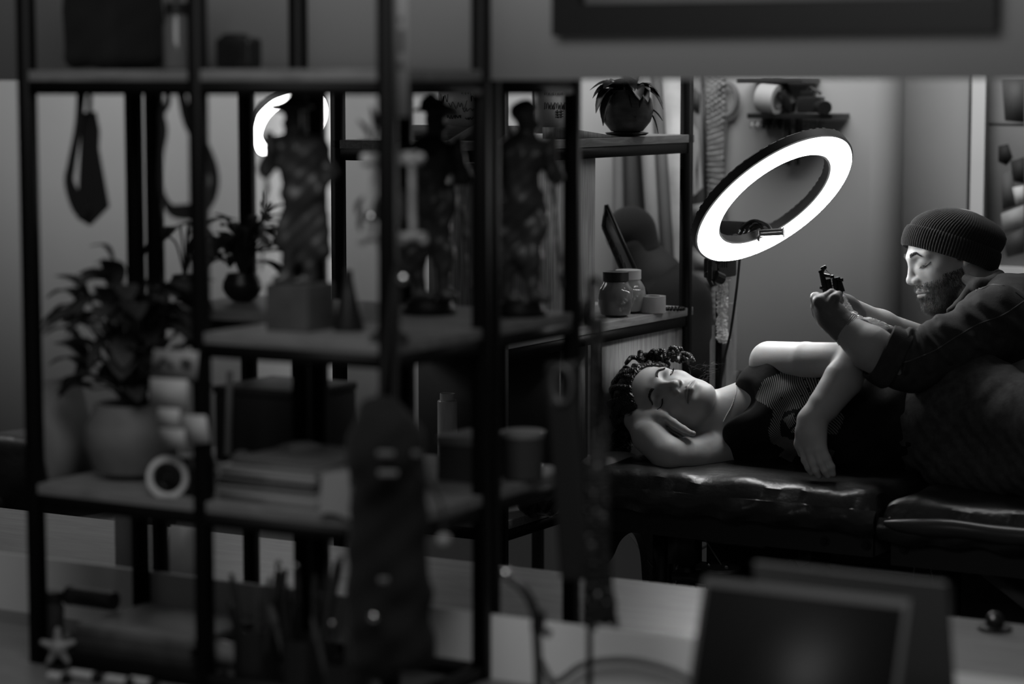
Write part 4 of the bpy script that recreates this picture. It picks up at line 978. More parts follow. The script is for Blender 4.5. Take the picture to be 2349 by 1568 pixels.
# hanging tools below
rl = thing('hook_rail', 'thin hook rail of little hooks under the lower wall shelf', 'rail', bw(1780, 282, 6.38))
a, b_ = bw(1722, 280, 6.38), bw(1890, 290, 6.38); MB().tube([Vector((a.x, 6.385, a.z)), Vector((b_.x, 6.385, a.z))], .003, 8).build('bar', STEEL, rl)
for i in range(14):
    x = a.x+.006+(b_.x-a.x-.012)*i/13; MB().tube([Vector((x, 6.382, a.z)), Vector((x, 6.376, a.z-.012)), Vector((x, 6.368, a.z-.016)), Vector((x, 6.362, a.z-.01))], .0016, 6).build('hook', STEEL, rl)
names = ['leftmost', 'second from left', 'third from left', 'fourth from left', 'fifth from left', 'rightmost']
for i, (px, y0, y1, w_, c) in enumerate(((1801, 265, 375, .008, .01), (1808, 265, 380, .007, .02), (1822, 268, 345, .006, .16), (1828, 265, 378, .008, .012), (1836, 268, 350, .006, .05), (1878, 275, 312, .006, .08))):
    p, q_ = bw(px, y0, 6.372-.003), bw(px, y1, 6.372-.003)
    o = MB().tube([p, p.lerp(q_, .3), p.lerp(q_, .35), q_], [w_*.6, w_*.6, w_, w_*.9], 10).build('tattoo_grip', mat('tool_%d' % i, c, .4, .5, metal=.3))
    tag(o, 'slim hanging tattoo grip below the wall shelf, %s of the six' % names[i], 'tool', 'grips hanging below the wall shelf')
wr0 = bw(1668, 228, 6.385); wm = MB(); n = 40
vs = [wr0+Vector((math.cos(2*PI*k/n)*.032, -.004, math.sin(2*PI*k/n)*.046)) for k in range(n+1)]
tag(MB().tube(vs, .0085, 10).build('wreath', mat('grey_wreath', .16, .9, .2, bump=1, bscale=120)), 'small oval grey wreath on the wall beside the wall shelves', 'wreath')
# bead strings
for i, px in enumerate((1625, 1633, 1641, 1649, 1657)):
    mb = MB(); x_ = bw(px, 300, 6.37).x; zt = 1.79
    for k in range(60): mb.ball((x_+.002*math.sin(k*.5+i), 6.372, zt-(.0165+.0006*(i-2))*k+.0045*((i*7) % 4)), .0050+.0012*math.sin(k*2.1+i), 6)
    tag(mb.build('bead_string', mat('pale_beads', .30, .4, .5), None), 'string of pale beads hanging by the ring light, %s from left' % ('first', 'second', 'third', 'fourth', 'fifth')[i], 'bead string', 'bead strings on the wall')
wc = tube_obj('hanging_cable', bez([bw(1662, 175), bw(1666, 300), bw(1660, 420), bw(1672, 560), bw(1668, 700), bw(1684, 800), bw(1680, 900)], 40), .004, mat('grey_cord', .12, .8)); tag(wc, 'grey cable hanging down the wall behind the ring light stand', 'cable')
# posters seen right of and through the cabinet
def board_px(name, label, cat, corners, Y, v, th=.012, lean=0, frame=None, noise=0, extra=None):
    P0 = [PY(c[0], c[1], Y) for c in corners]
    t = thing(name, label, cat, (sum(p.x for p in P0)/4, Y, min(p.z for p in P0)))
    MB().prism(P0, (0, th, 0)).build('panel', mat('panel_'+name+str(v), v, .6, .3, noise=noise, nscale=6), t)
    if frame:
        f = MB()
        for i in range(4): f.tube([P0[i]-Vector((0, .002, 0)), P0[(i+1) % 4]-Vector((0, .002, 0))], frame[0], 6)
        f.build('frame', frame[1], t)
    return t
def patch(t, pts, Y, v, name='printed_shape'):
    MB().prism([PY(a, b_, Y) for a, b_ in pts], (0, .0015, 0)).build(name, mat('ink%.3f' % v, v, .6, .3), t)
pA = board_px('poster', 'tall pale abstract poster between cabinet and bead strings', 'poster', [(1583, 150), (1612, 150), (1622, 560), (1585, 560)], 6.37, .2, .006)
for pts, v in (([(1586, 280), (1600, 300), (1612, 430), (1590, 450)], .45), ([(1590, 200), (1606, 215), (1604, 260), (1588, 250)], .08), ([(1596, 390), (1603, 340), (1600, 450)], .05), ([(1588, 470), (1618, 465), (1620, 500), (1588, 500)], .3)): patch(pA, pts, 6.366, v)
tag(tube_obj('shelf_upright', [bw(1611, 150, 6.36), bw(1622, 520, 6.36)], .0045, BLACKP), 'thin slanting black rod at the poster right edge', 'rod')
pB = board_px('poster', 'lower bright and grey abstract poster left of the ring light stand', 'poster', [(1585, 565), (1640, 575), (1640, 860), (1585, 860)], 6.37, .17, .006)
for pts, v in (([(1590, 575), (1630, 590), (1625, 620), (1590, 615)], .35), ([(1600, 690), (1632, 700), (1634, 735), (1604, 735)], .65), ([(1590, 630), (1636, 640), (1634, 665), (1590, 655)], .08), ([(1600, 745), (1632, 745), (1632, 800), (1606, 800)], .06)): patch(pB, pts, 6.366, v)
# stacked leaning frames seen through the open bay of the cabinet
lf = [((1404, 300), (1424, 300), (1436, 900), (1410, 900), .10, 'speckled narrow leaning plank seen through the cabinet bay', 'plank', 6.30),
      ((1424, 160), (1452, 160), (1490, 900), (1428, 900), .055, 'dark grey leaning canvas behind the capped figure', 'canvas', 6.33),
      ((1460, 160), (1488, 160), (1530, 900), (1496, 900), .25, 'pale leaning canvas edge next to the black rod', 'canvas', 6.31),
      ((1488, 160), (1518, 160), (1566, 900), (1532, 900), .13, 'mid grey leaning canvas in the middle of the stack', 'canvas', 6.33),
      ((1518, 160), (1566, 160), (1590, 900), (1568, 900), .40, 'brightest leaning canvas beside the cabinet corner post', 'canvas', 6.31)]
for a, b_, c, d, v, lab, cat, Y in lf: board_px('leaning_'+cat, lab, cat, [a, b_, c, d], Y, v, .012, noise=.15 if v < .3 else .45)
tag(tube_obj('frame_rod', [bw(1452, 160, 6.29), bw(1480, 560, 6.29), bw(1500, 900, 6.29)], .008, BLACKP), 'slanting black frame rail between the dark and pale canvases', 'rail')
dm = board_px('drawing_board', 'tilted white board with a botanical drawing behind the jars', 'picture', [(1385, 520), (1392, 470), (1490, 690), (1470, 720)], 5.36, .3, .008, frame=(.0055, BLACKP))
for k in range(6): MB().tube(bez([PY(1392+k*10, 530+k*18, 5.352), PY(1400+k*9, 545+k*18, 5.352), PY(1396+k*10, 560+k*16, 5.352)], 8), .0012, 5).build('drawn_leaf', mat('ink', .03), dm)
# dark figure standing in for a mirror reflection of the man's back
sx = PY(1470, 560, 5.95)
wch = thing('person', 'figure in black cap and top, a mirrored back view built solid, through the cabinet bay', 'person', (PY(1540, 900, 5.95).x, 5.95, 0))
q5 = SDF(); q5.ell(P(1458, 560, 5.95), (.058, .07, .08), k=.02); q5.cap(P(1472, 600, 5.95), P(1508, 665, 5.97), .048, .06, k=.03); q5.cap(P(1510, 640, 5.97), P(1540, 820, 5.97), .07, .13, k=.06)
hx = P(1540, 820, 5.97)
q5.cap(hx, Vector((hx.x, 5.97, .95)), .13, .12, k=.03)
for s_ in (-1, 1):
    lg = spot(1544+31*s_, 5.97, .5); lg = Vector((lg.x, 5.97, 0)); q5.cap(Vector((hx.x+s_*.05, 5.97, .92)), lg+Vector((0, 0, .6)), .085, .036, k=.03); q5.cap(lg+Vector((0, 0, .6)), lg+Vector((0, 0, .06)), .036, .03, k=.01); q5.cap(lg+Vector((0, 0, .04)), lg+Vector((0, .10, .035)), .035, .03, k=.02)
q5.mesh('body', .006, mat('silhouette_black', .012, .8), wch)  # skin near black: the silhouette is put into the colour
c5 = SDF(); c5.ell(P(1446, 528, 5.95), (.062, .075, .066), k=.02); c5.cap(P(1450, 540, 5.95), P(1472, 580, 5.95), .064, .056, k=.03); c5.mesh('knit_cap', .005, BLACKC, wch)
j5 = SDF(); j5.cap(P(1512, 690, 5.97), P(1540, 820, 5.97), .09, .15, k=.05); j5.cap(P(1528, 640, 5.97), P(1560, 700, 5.97), .055, .09, k=.04); j5.cap(P(1560, 690, 5.95), P(1585, 850, 5.9), .075, .065, k=.03); j5.cap(P(1540, 820, 5.97), Vector((hx.x, 5.97, .95)), .15, .135, k=.03)
j5.mesh('black_top', .006, BLACKC, wch)
# cabinet contents
def jar(px, Y, z, R, H, lidm, label, fill, lidr=.030):
    c = spot(px, Y, z); t = thing('jar', label, 'jar', c)
    MB().lathe(c, [(R*.55, .001), (R*.8, .006), (R*.97, H*.28), (R, H*.42), (R*.93, H*.6), (R*.72, H*.74), (lidr*.95, H*.78), (lidr*.95, H*.8)], 32).build('glass_body', mat('jar_glass_'+str(fill), fill, .08, .6, bump=.3, bscale=30, coat=.5), t)
    MB().lathe(c, [(lidr, H*.78), (lidr*1.04, H*.79), (lidr*1.04, H*.99), (lidr*.98, H), (.001, H)], 32).build('lid', lidm, t); return t
jar(1412, 5.10, 1.150, .043, .108, BLACKP, 'round glass jar with a black lid on the cabinet shelf', .16)
jar(1441, 5.20, 1.150, .043, .105, WHITE, 'round glass jar with a white lid on the cabinet shelf', .24)
c = spot(1495, 5.23, 1.150); tg = thing('tape_roll', 'flat white tape roll beside the jars on the cabinet shelf', 'tape', c)
MB().lathe(c, [(.020, .001), (.034, .001), (.034, .041), (.020, .041), (.020, .001)], 40, cap=False).build('roll', mat('cream_tape', .36, .6), tg)
c = spot(1548, 5.31, 1.150); cbx = thing('bracelet', 'black beaded bracelet at the right end of the cabinet shelf', 'bracelet', c)
for k in range(16): MB().ball(c+Vector((math.cos(k*PI/8)*.022, math.sin(k*PI/8)*.022, .0045)), .0045, 8).build('bead', BLACKP, cbx)
def potplant_cab():
    c = spot(1438, 5.12, 1.578); t = thing('potted_plant', 'dark round pot with drooping leaves on top of the cabinet', 'plant', c)
    MB().lathe(c, [(.03, .001), (.045, .003), (.052, .008), (.05, .010), (.038, .011)], 36).build('saucer', BLACKP, t)
    MB().lathe(c, [(.030, .011), (.038, .013), (.056, .035), (.063, .06), (.058, .088), (.046, .105), (.042, .11)], 40).build('pot', mat('glazed_stone_pot', .10, .35, .5, bump=.5, bscale=40, noise=.5, nscale=20, stretch=(1, 1, 3)), t)
    return c, t
def leaf(mb, base, tip, wid, up=Vector((0, 0, 1)), bend=.15, seg=7):
    base, tip = Vector(base), Vector(tip); d = tip-base; s_ = d.cross(up).normalized() if d.cross(up).length > 1e-5 else Vector((1, 0, 0)); nrm = s_.cross(d).normalized(); rows = []
    for i in range(seg+1):
        u = i/seg; c = base+d*u+nrm*bend*d.length*math.sin(u*PI)-up*bend*d.length*u*u*.6; w_ = wid*math.sin(PI*min(1, u*.92+.06))**.8
        if i == seg: w_ = .0004
        rows.append((c-s_*w_, c+nrm*(-w_*.35), c+s_*w_))
    vs = [p for r_ in rows for p in r_]+[p-nrm*.0008 for r_ in rows for p in r_]; n = (seg+1)*3
    fs = [(i*3+k, i*3+k+1, i*3+k+4, i*3+k+3) for i in range(seg) for k in (0, 1)]; fs += [tuple(n+q for q in f[::-1]) for f in fs]
    for i in range(seg): fs += [(i*3, (i+1)*3, n+(i+1)*3, n+i*3), (i*3+2, n+i*3+2, n+(i+1)*3+2, (i+1)*3+2)]
    return mb.add(vs, fs)
c, t = potplant_cab(); rr = random.Random(3)
for i in range(34):
    a = rr.uniform(0, 2*PI); L = rr.uniform(.045, .09); p0 = c+Vector((math.cos(a)*.02, math.sin(a)*.02, .11)); p1 = p0+Vector((math.cos(a)*L*.8, math.sin(a)*L*.8, rr.uniform(-.07, .05)))
    mb = MB(); leaf(mb, p0, p1, rr.uniform(.013, .021), bend=.3); mb.build('leaf', LEAF, t)
for i, (dx, dz) in enumerate(((.075, -.10), (.085, -.07), (-.06, -.05))):
    mb = MB(); p0 = c+RT*dx*.6+Vector((0, 0, .07)); leaf(mb, p0, c+RT*dx+Vector((0, 0, .11+dz)), .008, bend=.1); mb.build('leaf', LEAF, t)
# small price-board, wedge, autograph board, rolled paper
ca = spot(1283, 4.85, 1.578); sg = thing('lettered_card', 'standing pale card with faded handwritten lines on the cabinet top', 'card', ca)
sz = scl(ca); tl, tr_, br2, bl = PX(1243, 202, -2.70), PX(1299, 202, -2.70), PX(1322, 306, -2.70), PX(1249, 306, -2.70)
ly = lambda p: Vector((p.x, p.y, p.z))
MB().prism([PX(1243, 202, -2.68), PX(1301, 202, -2.68), PX(1324, 306, -2.68), PX(1247, 306, -2.68)], (-.02, 0, 0)).build('panel', mat('pale_wood_card', .55, .6, .3, noise=.2, nscale=8), sg)
wbx = MB()
for row, (y_, n_) in enumerate(((213, 8), (243, 9))):
    for k in range(n_):
        px = 1249+k*(7.0 if row == 0 else 7.6); h_ = 5 if row == 0 else 8; g_ = MB()
        pts = [PX(px, y_-h_, -2.6785), PX(px+3, y_+h_*.9, -2.6785), PX(px+5, y_-h_*.4, -2.6785), PX(px+7, y_+h_, -2.6785)] if k % 3 else [PX(px, y_+h_, -2.6785), PX(px+1, y_-h_, -2.6785), PX(px+5, y_-h_*.6, -2.6785), PX(px+4, y_+h_*.8, -2.6785)]
        wbx.tube(pts, .0009, 4)
for y_ in (256, 262, 268): wbx.tube([PX(1275, y_, -2.6785), PX(1292, y_-1, -2.6785)], .0012, 4)
wbx.tube([PX(1278, 252, -2.6785), PX(1280, 271, -2.6785)], .0012, 4); wbx.tube([PX(1287, 252, -2.6785), PX(1287, 270, -2.6785)], .0012, 4)
wbx.build('handwriting', mat('ink', .03), sg)
wd = thing('wedge_block', 'low wooden wedge lying in front of the plant on the cabinet top', 'block', PX(1360, 305, -2.66))
a_, b_2 = spot(1300, 4.78, 1.5785), spot(1412, 5.10, 1.5785)
MB().prism([Vector((-2.68, 4.78, 1.579)), Vector((-2.68, 5.06, 1.579)), Vector((-2.68, 4.78, 1.605))], (.05, 0, 0)).build('wedge', PANELW, wd)
au = thing('autograph_board', 'white board covered in scribbled signatures on the cabinet top', 'board', (-2.85, 4.60, 1.578))
p1, p2 = PY(1008, 175, 4.58), PY(1098, 288, 4.58)
MB().prism([PY(1004, 160, 4.58), PY(1098, 160, 4.58), PY(1097, 289, 4.58), PY(1008, 287, 4.58)], (0, .01, 0)).build('panel', mat('white_board', .85, .5, .4), au)
def scrib(px, py, w_, h_, n_, seed, r=.0009):
    r_ = random.Random(seed); return MB().tube(bez([PY(px+w_*k/n_+r_.uniform(-2, 2), py+(h_ if k % 2 else -h_)*r_.uniform(.3, 1), 4.5785) for k in range(n_+1)], n_*5), r, 4)
for k, (x_, y_, w_, h_, n_) in enumerate(((1040, 185, 20, 12, 6), (1062, 195, 28, 8, 8), (1058, 212, 22, 10, 7), (1012, 225, 14, 14, 6), (1030, 240, 40, 11, 8), (1060, 252, 30, 5, 7), (1024, 268, 34, 5, 12), (1068, 272, 18, 4, 6), (1010, 200, 8, 12, 4), (1080, 225, 12, 8, 5))): scrib(x_, y_, w_, h_, n_, k).build('signature', mat('ink', .03) if k not in (4, 5) else mat('pale_ink', .2), au)
wbox(-2.93, -2.645, 4.55, 4.64, 1.5785, PY(1050, 288, 4.58).z).build('base_block', BOARD, au)
tag(MB().tube([PY(1030, 330, 4.40), PY(1094, 291, 4.48)], .0075, 14).build('rolled_paper', mat('rolled_paper_white', .2, .6)), 'thin pale rolled paper tube resting against the cabinet top', 'paper roll')
fl = thing('film_roll', 'clear wrapping film roll standing upright inside the cabinet', 'roll', spot(1027, 4.75, .755))
cf_ = spot(1027, 4.75, .756); zt = PY(1027, 902, 4.75).z-.756
MB().lathe(cf_, [(.001, 0), (.0235, 0), (.0235, zt-.018), (.022, zt-.016), (.001, zt-.016)], 30).build('film', mat('wrapped_film', .55, .25, .5, bump=.6, bscale=30, noise=.3, nscale=30, stretch=(1, 1, .2)), fl)
MB().lathe(cf_, [(.0165, zt-.016), (.0175, zt-.015), (.0175, zt), (.0155, zt), (.0155, zt-.015)], 30, cap=False).build('core', mat('card_tube', .6, .7), fl)
bg = SDF().ell(spot(1238, 4.62, .80), (.05, .06, .055), k=.02).cap(spot(1225, 4.62, .84), spot(1255, 4.62, .79), .035, .03)
tag(bg.mesh('plastic_bag', .005, mat('black_bag', .012, .25, .5, bump=1, bscale=20, bdist=.01), disp=wr(.004, 70)), 'crumpled black plastic bag on the lower cabinet board', 'bag')
# picture at the right edge
pr = thing('picture_frame', 'white framed painting with soft dark shapes at the right edge', 'picture', bw(2300, 640, 6.62))
x0_, x1_ = bw(2222, 400, 6.62).x, bw(2222, 400, 6.62).x+.60; zt_, zb_ = 1.95, bw(2300, 635, 6.62).z
wbox(x0_, x0_+.012, 6.61, 6.65, zb_, zt_).build('dark_edge', BLACKP, pr)  # dark outer edge of the frame
f = MB(); wbox(x0_+.012, x0_+.052, 6.60, 6.65, zb_, zt_, f); wbox(x1_-.04, x1_, 6.60, 6.65, zb_, zt_, f); wbox(x0_+.052, x1_-.04, 6.60, 6.65, zb_, zb_+.03, f); f.build('frame', mat('white_frame', .62, .5), pr)
wbox(x0_+.052, x1_-.04, 6.63, 6.645, zb_+.03, zt_).build('canvas', mat('grey_canvas', .22, .7, noise=.15, nscale=5), pr)
for pts, v in (([(2298, 180), (2349, 180), (2349, 280), (2305, 275)], .08), ([(2290, 335), (2312, 330), (2322, 360), (2308, 378), (2290, 370)], .02), ([(2318, 370), (2349, 360), (2349, 420), (2325, 415)], .03), ([(2322, 430), (2349, 425), (2349, 465), (2330, 470)], .6),
               ([(2296, 400), (2320, 390), (2330, 470), (2300, 480)], .1), ([(2296, 490), (2349, 470), (2349, 520), (2300, 530)], .35), ([(2300, 545), (2349, 520), (2349, 580), (2310, 590)], .05), ([(2265, 280), (2349, 282), (2349, 288), (2265, 286)], .08)):
    MB().prism([PY(a, b3, 6.628) for a, b3 in pts], (0, .0015, 0)).build('painted_shape', mat('ink%.3f' % v, v, .7, .3), pr)
# left side: glossy panel, stand-in for a mirrored ring light, armchair
gp = thing('glossy_panel', 'tall pale panel with a small leaf drawing behind the statuettes', 'panel', (PY(660, 800, 6.1).x, 6.1, 0))
xa, xb = PY(555, 400, 6.1).x, PY(764, 400, 6.1).x
wbox(xa, xb, 6.1, 6.13, 0, 1.95).build('panel', mat('pale_gloss', .62, .35, .5), gp)
lfm = MB()
for (a, b3, w_) in (((606, 470), (606, 436), .005), ((607, 478), (598, 458), .004), ((610, 492), (596, 484), .006), ((616, 502), (604, 494), .007), ((612, 480), (622, 462), .005), ((604, 474), (596, 466), .004)): leaf(lfm, PY(*a, 6.097), PY(*b3, 6.097), w_, up=Vector((0, -1, 0)), bend=0)
lfm.tube([PY(606, 465, 6.097), PY(612, 485, 6.097), PY(622, 505, 6.097)], .0012, 5); lfm.build('leaf_drawing', mat('ink', .03), gp)
r2, _ = ring_lamp('glowing stand-in for a mirrored ring light, half hidden behind the standing statuette', PY(662, 284, 5.75), cv(.47, -.64, .5), cv(.5, .7, 0), .128, .080, 9)  # emissive ring built in place of a mirror reflection of the ring light
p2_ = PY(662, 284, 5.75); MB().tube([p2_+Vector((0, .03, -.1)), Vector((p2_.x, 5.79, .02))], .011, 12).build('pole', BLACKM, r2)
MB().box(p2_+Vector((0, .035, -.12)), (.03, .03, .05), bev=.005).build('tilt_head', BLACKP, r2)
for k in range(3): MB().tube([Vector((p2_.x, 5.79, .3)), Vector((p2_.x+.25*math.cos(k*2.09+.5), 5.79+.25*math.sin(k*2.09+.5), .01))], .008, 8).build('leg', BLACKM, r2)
ac = thing('armchair', 'black padded armchair in the far left corner', 'armchair', (-4.35, 5.0, 0))
A0 = spot(-60, 5.0, .7); A1 = spot(300, 5.0, .6)
sf = SDF().box(((A0.x+A1.x)/2, 5.12, .40), ((A1.x-A0.x)/2-.04, .06, .30), rd=.04).mesh('backrest', .012, LEATH, ac, disp=wr(.004, 20))
SDF().box(((A0.x+A1.x)/2, 4.82, .33), ((A1.x-A0.x)/2-.10, .22, .05), rd=.04).mesh('seat', .012, LEATH, ac, disp=wr(.004, 25))
for x_ in (A0.x+.02, A1.x-.04): SDF().box((x_, 4.86, .38), (.03, .24, .15), rd=.04).mesh('armrest', .012, LEATH, ac, disp=wr(.003, 28))
for x_ in (A0.x+.08, A1.x-.08):
    for y_ in (4.68, 5.1): MB().tube([(x_, y_, 0), (x_, y_, .3)], [.012, .02], 10).build('leg', BLACKM, ac)
# ================================================================ laptops on the near desk
def laptop(label, x0, x1, ytop, ztop, zb, lean, face, closedir):
    """lid standing on the near desk; face=-1: screen towards the viewer"""
    t = thing('laptop', label, 'laptop', ((x0+x1)/2, ytop, zb)); H = (ztop-zb)/math.cos(lean)
    R = Matrix.Rotation(lean, 3, 'X') if face < 0 else Matrix.Rotation(-lean, 3, 'X')
    yb = ytop-math.sin(lean)*H*(1 if face < 0 else -1)
    up = Vector((0, (ytop-yb)/H, (ztop-zb)/H)); nrm = Vector((0, -up.z, up.y))
    if face > 0: pass
    c = Vector(((x0+x1)/2, (yb+ytop)/2, (zb+ztop)/2)); Rm = Matrix((Vector((1, 0, 0)), nrm, up)).transposed()
    lid = MB().box(c, (x1-x0, .007, H), Rm, bev=.003); lid.build('lid', mat('laptop_shell', .07, .42, .5, metal=.1), t)
    f = nrm if face < 0 else -nrm
    sc = MB().box(c+f*.0042, (x1-x0-.016, .0012, H-.024), Rm); sc.build('screen', mat('dark_screen', .006, .5, .3), t)
    d = -1 if face < 0 else 1
    MB().box((c.x, yb+d*.115, zb+.0085), (x1-x0, .22, .014), bev=.004).build('keyboard_base', mat('laptop_shell', .035), t)
    kb = MB()
    for r_ in range(5):
        for k in range(14): kb.box((x0+.02+(x1-x0-.04)*(k+.5)/14, yb+d*(.03+.018*r_), zb+.016), (.0155, .0145, .0015))
    tag(kb.build('keys', BLACKP, t), kind='stuff')
    MB().tube([Vector((x0+.03, yb, zb+.012)), Vector((x1-.03, yb, zb+.012))], .006, 10).build('hinge', BLACKP, t)
laptop('dark laptop with its black screen facing the viewer', -1.356, -1.066, 2.86, 1.052, .7555, math.radians(19), -1, 0)
laptop('second laptop standing behind, seen from the back of its lid', -1.342, -1.064, 2.985, 1.052, .7555, math.radians(14), 1, 0)
# ================================================================ on the racks
SP = spot
def stone(px, Y, z): return SP(px, Y, z)
# ---- potted plant, left bay
def bush(label, px, Y, z, R, H, n, spread, top, seed, potm, lw=(.014, .022)):
    c = SP(px, Y, z); t = thing('potted_plant', label, 'plant', c); r = random.Random(seed)
    MB().lathe(c, [(R*.5, .001), (R*.8, .01), (R, H*.45), (R*.97, H*.7), (R*.8, H*.93), (R*.78, H), (R*.70, H), (R*.72, H*.9), (.002, H*.88)], 36).build('pot', potm, t)
    stems = []
    for i in range(n):
        a = r.uniform(0, 2*PI); h_ = H+r.uniform(.02, top); rad = spread*r.uniform(.25, 1); p0 = c+Vector((0, 0, H*.85)); p1 = c+Vector((math.cos(a)*rad*.7, math.sin(a)*rad*.55, h_)); p1.y = min(max(p1.y, Y-.10), Y+.10)
        MB().tube(bez([p0, p0.lerp(p1, .5)+Vector((0, 0, .02)), p1], 6), .002, 5).build('stem', LEAF, t)
        L = r.uniform(.05, .085); dd = Vector((math.cos(a), math.sin(a)*.5, r.uniform(-.7, .7))).normalized(); p2 = p1+dd*L
        mb = MB(); leaf(mb, p1, p2, r.uniform(*lw), bend=.2); mb.build('leaf', LEAF, t)
    return t, c
pp, pc = bush('big leafy houseplant in a pale stone pot on the left of the near rack', 304, 3.12, LOWZ+.001, .078, .122, 78, .13, .21, 21, TERRA, (.017, .028))
for k, (x0, y0, x1, y1) in enumerate(((262, 600, 205, 552), (285, 640, 215, 590), (250, 660, 195, 605), (190, 700, 105, 668), (200, 730, 112, 705), (190, 790, 100, 752), (200, 860, 110, 820), (330, 730, 385, 690))):
    mb = MB(); leaf(mb, PY(x0, y0, 3.10), PY(x1, y1, 3.10), .008 if k < 3 else .013, bend=.25); mb.build('leaf', LEAF, pp)
bush('small dark plant on the middle board of the second rack', 556, 3.44, MIDZ+.001, .035, .05, 30, .085, .075, 5, BLACKP, (.010, .016))
bush('slim plant with upright leaves between the two racks', 425, 3.42, MIDZ+.001, .028, .045, 9, .05, .09, 8, BLACKP, (.010, .018))
ln = thing('grey_panel', 'grey panel leaning at the left end of the lower board', 'panel', SP(120, 3.05, LOWZ))
MB().prism([PY(62, 878, 3.03), PY(178, 862, 3.20), PY(232, 1100, 3.20), PY(112, 1114, 3.03)], (.006, 0, 0)).build('panel', mat('grey_panel_board', .22, .6, .3, noise=.2, nscale=12), ln)
# ---- photo cards on a wire holder
hc = SP(452, 2.975, LOWZ)
ph = thing('card_holder', 'thin wire card holder at the front of the near rack', 'holder', hc)
MB().lathe(SP(452, 3.03, LOWZ+.0005), [(.02, 0), (.02, .006), (.002, .008)], 20).build('base', BLACKM, ph)
MB().tube([SP(452, 3.03, LOWZ+.006), PY(430, 1000, 2.99), PY(420, 790, 2.985)], .0016, 6).build('wire', STEEL, ph)
CARD = mat('photo_card', .30, .5, .3)
for lab, cs, v in (('printed photo card, topmost of the hanging cards', [(352, 800), (455, 806), (450, 872), (348, 866)], .22), ('blank white card second from the top', [(345, 866), (430, 870), (428, 936), (342, 934)], .34),
                   ('small white card third from the top', [(362, 934), (412, 938), (410, 984), (362, 980)], .34), ('white card at the lower left of the hanging cards', [(366, 980), (424, 984), (428, 1026), (378, 1030)], .30), ('white card at the lower right of the hanging cards', [(418, 950), (472, 953), (482, 1014), (428, 1020)], .34)):
    t = thing('photo_card', lab, 'card', PY(cs[0][0], cs[0][1], 2.97), 'cards clipped to the wire holder')
    MB().prism([PY(a, b_, 2.97) for a, b_ in cs], (0, .001, 0)).build('card', mat('card%.2f' % v, v*1.0, .5, .3), t)
    if v < .25:
        mb = MB().tube([PY(358, 845, 2.969), PY(375, 822, 2.969), PY(398, 840, 2.969)], .004, 6).tube([PY(420, 830, 2.969), PY(440, 835, 2.969)], .007, 8); mb.build('print', mat('ink', .03), t)
# ---- small camera with a white ring
cx_ = PY(385, 1095, 3.0); rc = thing('camera', 'little black camera with a round white ring on the lower board', 'camera', SP(400, 3.03, LOWZ))
Rr_ = basis(cv(-.1, 0, 1), cv(0, 1, 0))
MB().lathe(cx_, [(.024, -.006), (.034, -.006), (.035, 0), (.033, .005), (.026, .006), (.024, .003), (.024, -.006)], 40, Rr_@Matrix.Rotation(PI/2, 3, 'Y'), cap=False).build('ring', mat('white_ring', .5, .4), rc)
MB().lathe(cx_, [(.001, -.01), (.024, -.01), (.024, .001), (.016, .003), (.014, -.002), (.001, .001)], 32, Rr_@Matrix.Rotation(PI/2, 3, 'Y')).build('lens', mat('lens_black', .005, .1, .6), rc)
MB().box(cx_+Vector((.022, .035, .0)), (.06, .045, .064), bev=.006).build('camera_body', BLACKP, rc)
# ---- books and papers on the lower board
zz = LOWZ+.0008
for k, (x0, x1, h_, v, dy, lab) in enumerate(((496, 720, .020, .20, 0, 'pale book at the bottom of the pile on the lower board'), (488, 706, .016, .12, .008, 'grey book second from the bottom of the pile'), (500, 716, .018, .24, .0, 'light book in the middle of the pile'), (520, 712, .010, .09, .010, 'dark thin notebook near the top of the pile'))):
    a, b_ = SP(x0, 3.01, zz), SP(x1, 3.01, zz); t = thing('book', lab, 'book', ((a.x+b_.x)/2, 3.1, zz), 'books piled on the lower board')
    wbox(a.x+.003, b_.x-.002, 3.013+dy, 3.20+dy*.5, zz+.0015, zz+h_-.0015).build('pages', mat('book_pages', .30, .8), t)
    cvr = MB(); wbox(a.x, b_.x, 3.01+dy, 3.203+dy*.5, zz, zz+.0015, cvr); wbox(a.x, b_.x, 3.01+dy, 3.203+dy*.5, zz+h_-.0015, zz+h_, cvr); wbox(a.x, a.x+.002, 3.01+dy, 3.203+dy*.5, zz+.0015, zz+h_-.0015, cvr)
    cvr.build('cover', mat('book_cover%.2f' % v, v, .55), t); zz += h_+.0004
def sheet(label, pts, Y0, Y1, v, bend=.01, name='paper_sheet', z0=None):
    n = 10; mb = MB(); vs = []
    A, B_, C, D = [PY(p[0], p[1], Y) for p, Y in zip(pts, (Y0, Y0, Y1, Y1))]
    for i in range(n+1):
        for j_ in range(n+1):
            u, w_ = i/n, j_/n; vs.append(A.lerp(B_, u).lerp(D.lerp(C, u), w_)+Vector((0, 0, bend*math.sin(u*PI*1.3)*math.sin(w_*2))))
    m_ = (n+1); f = [(i*m_+j_, (i+1)*m_+j_, (i+1)*m_+j_+1, i*m_+j_+1) for i in range(n) for j_ in range(n)]
    k = len(vs); vs += [v_+Vector((0, .0004, .0007)) for v_ in vs]; f += [tuple(k+q for q in g_[::-1]) for g_ in f]
    return tag(mb.add(vs, f).build(name, mat('sheet%.2f' % v, v, .8, .2)), label, 'paper')
sheet('curling paper sheet on top of the book pile', [(560, 1088), (735, 1092), (800, 1035), (640, 1022)], 3.02, 3.2, .20, .012)
sheet('second curling sheet lying under the first on the pile', [(530, 1100), (700, 1108), (770, 1060), (600, 1048)], 3.02, 3.2, .15, .006)
sheet('pale sheet hanging over the front edge of the lower board', [(738, 1088), (800, 1078), (806, 1188), (732, 1178)], 2.975, 2.97, .24, .004)
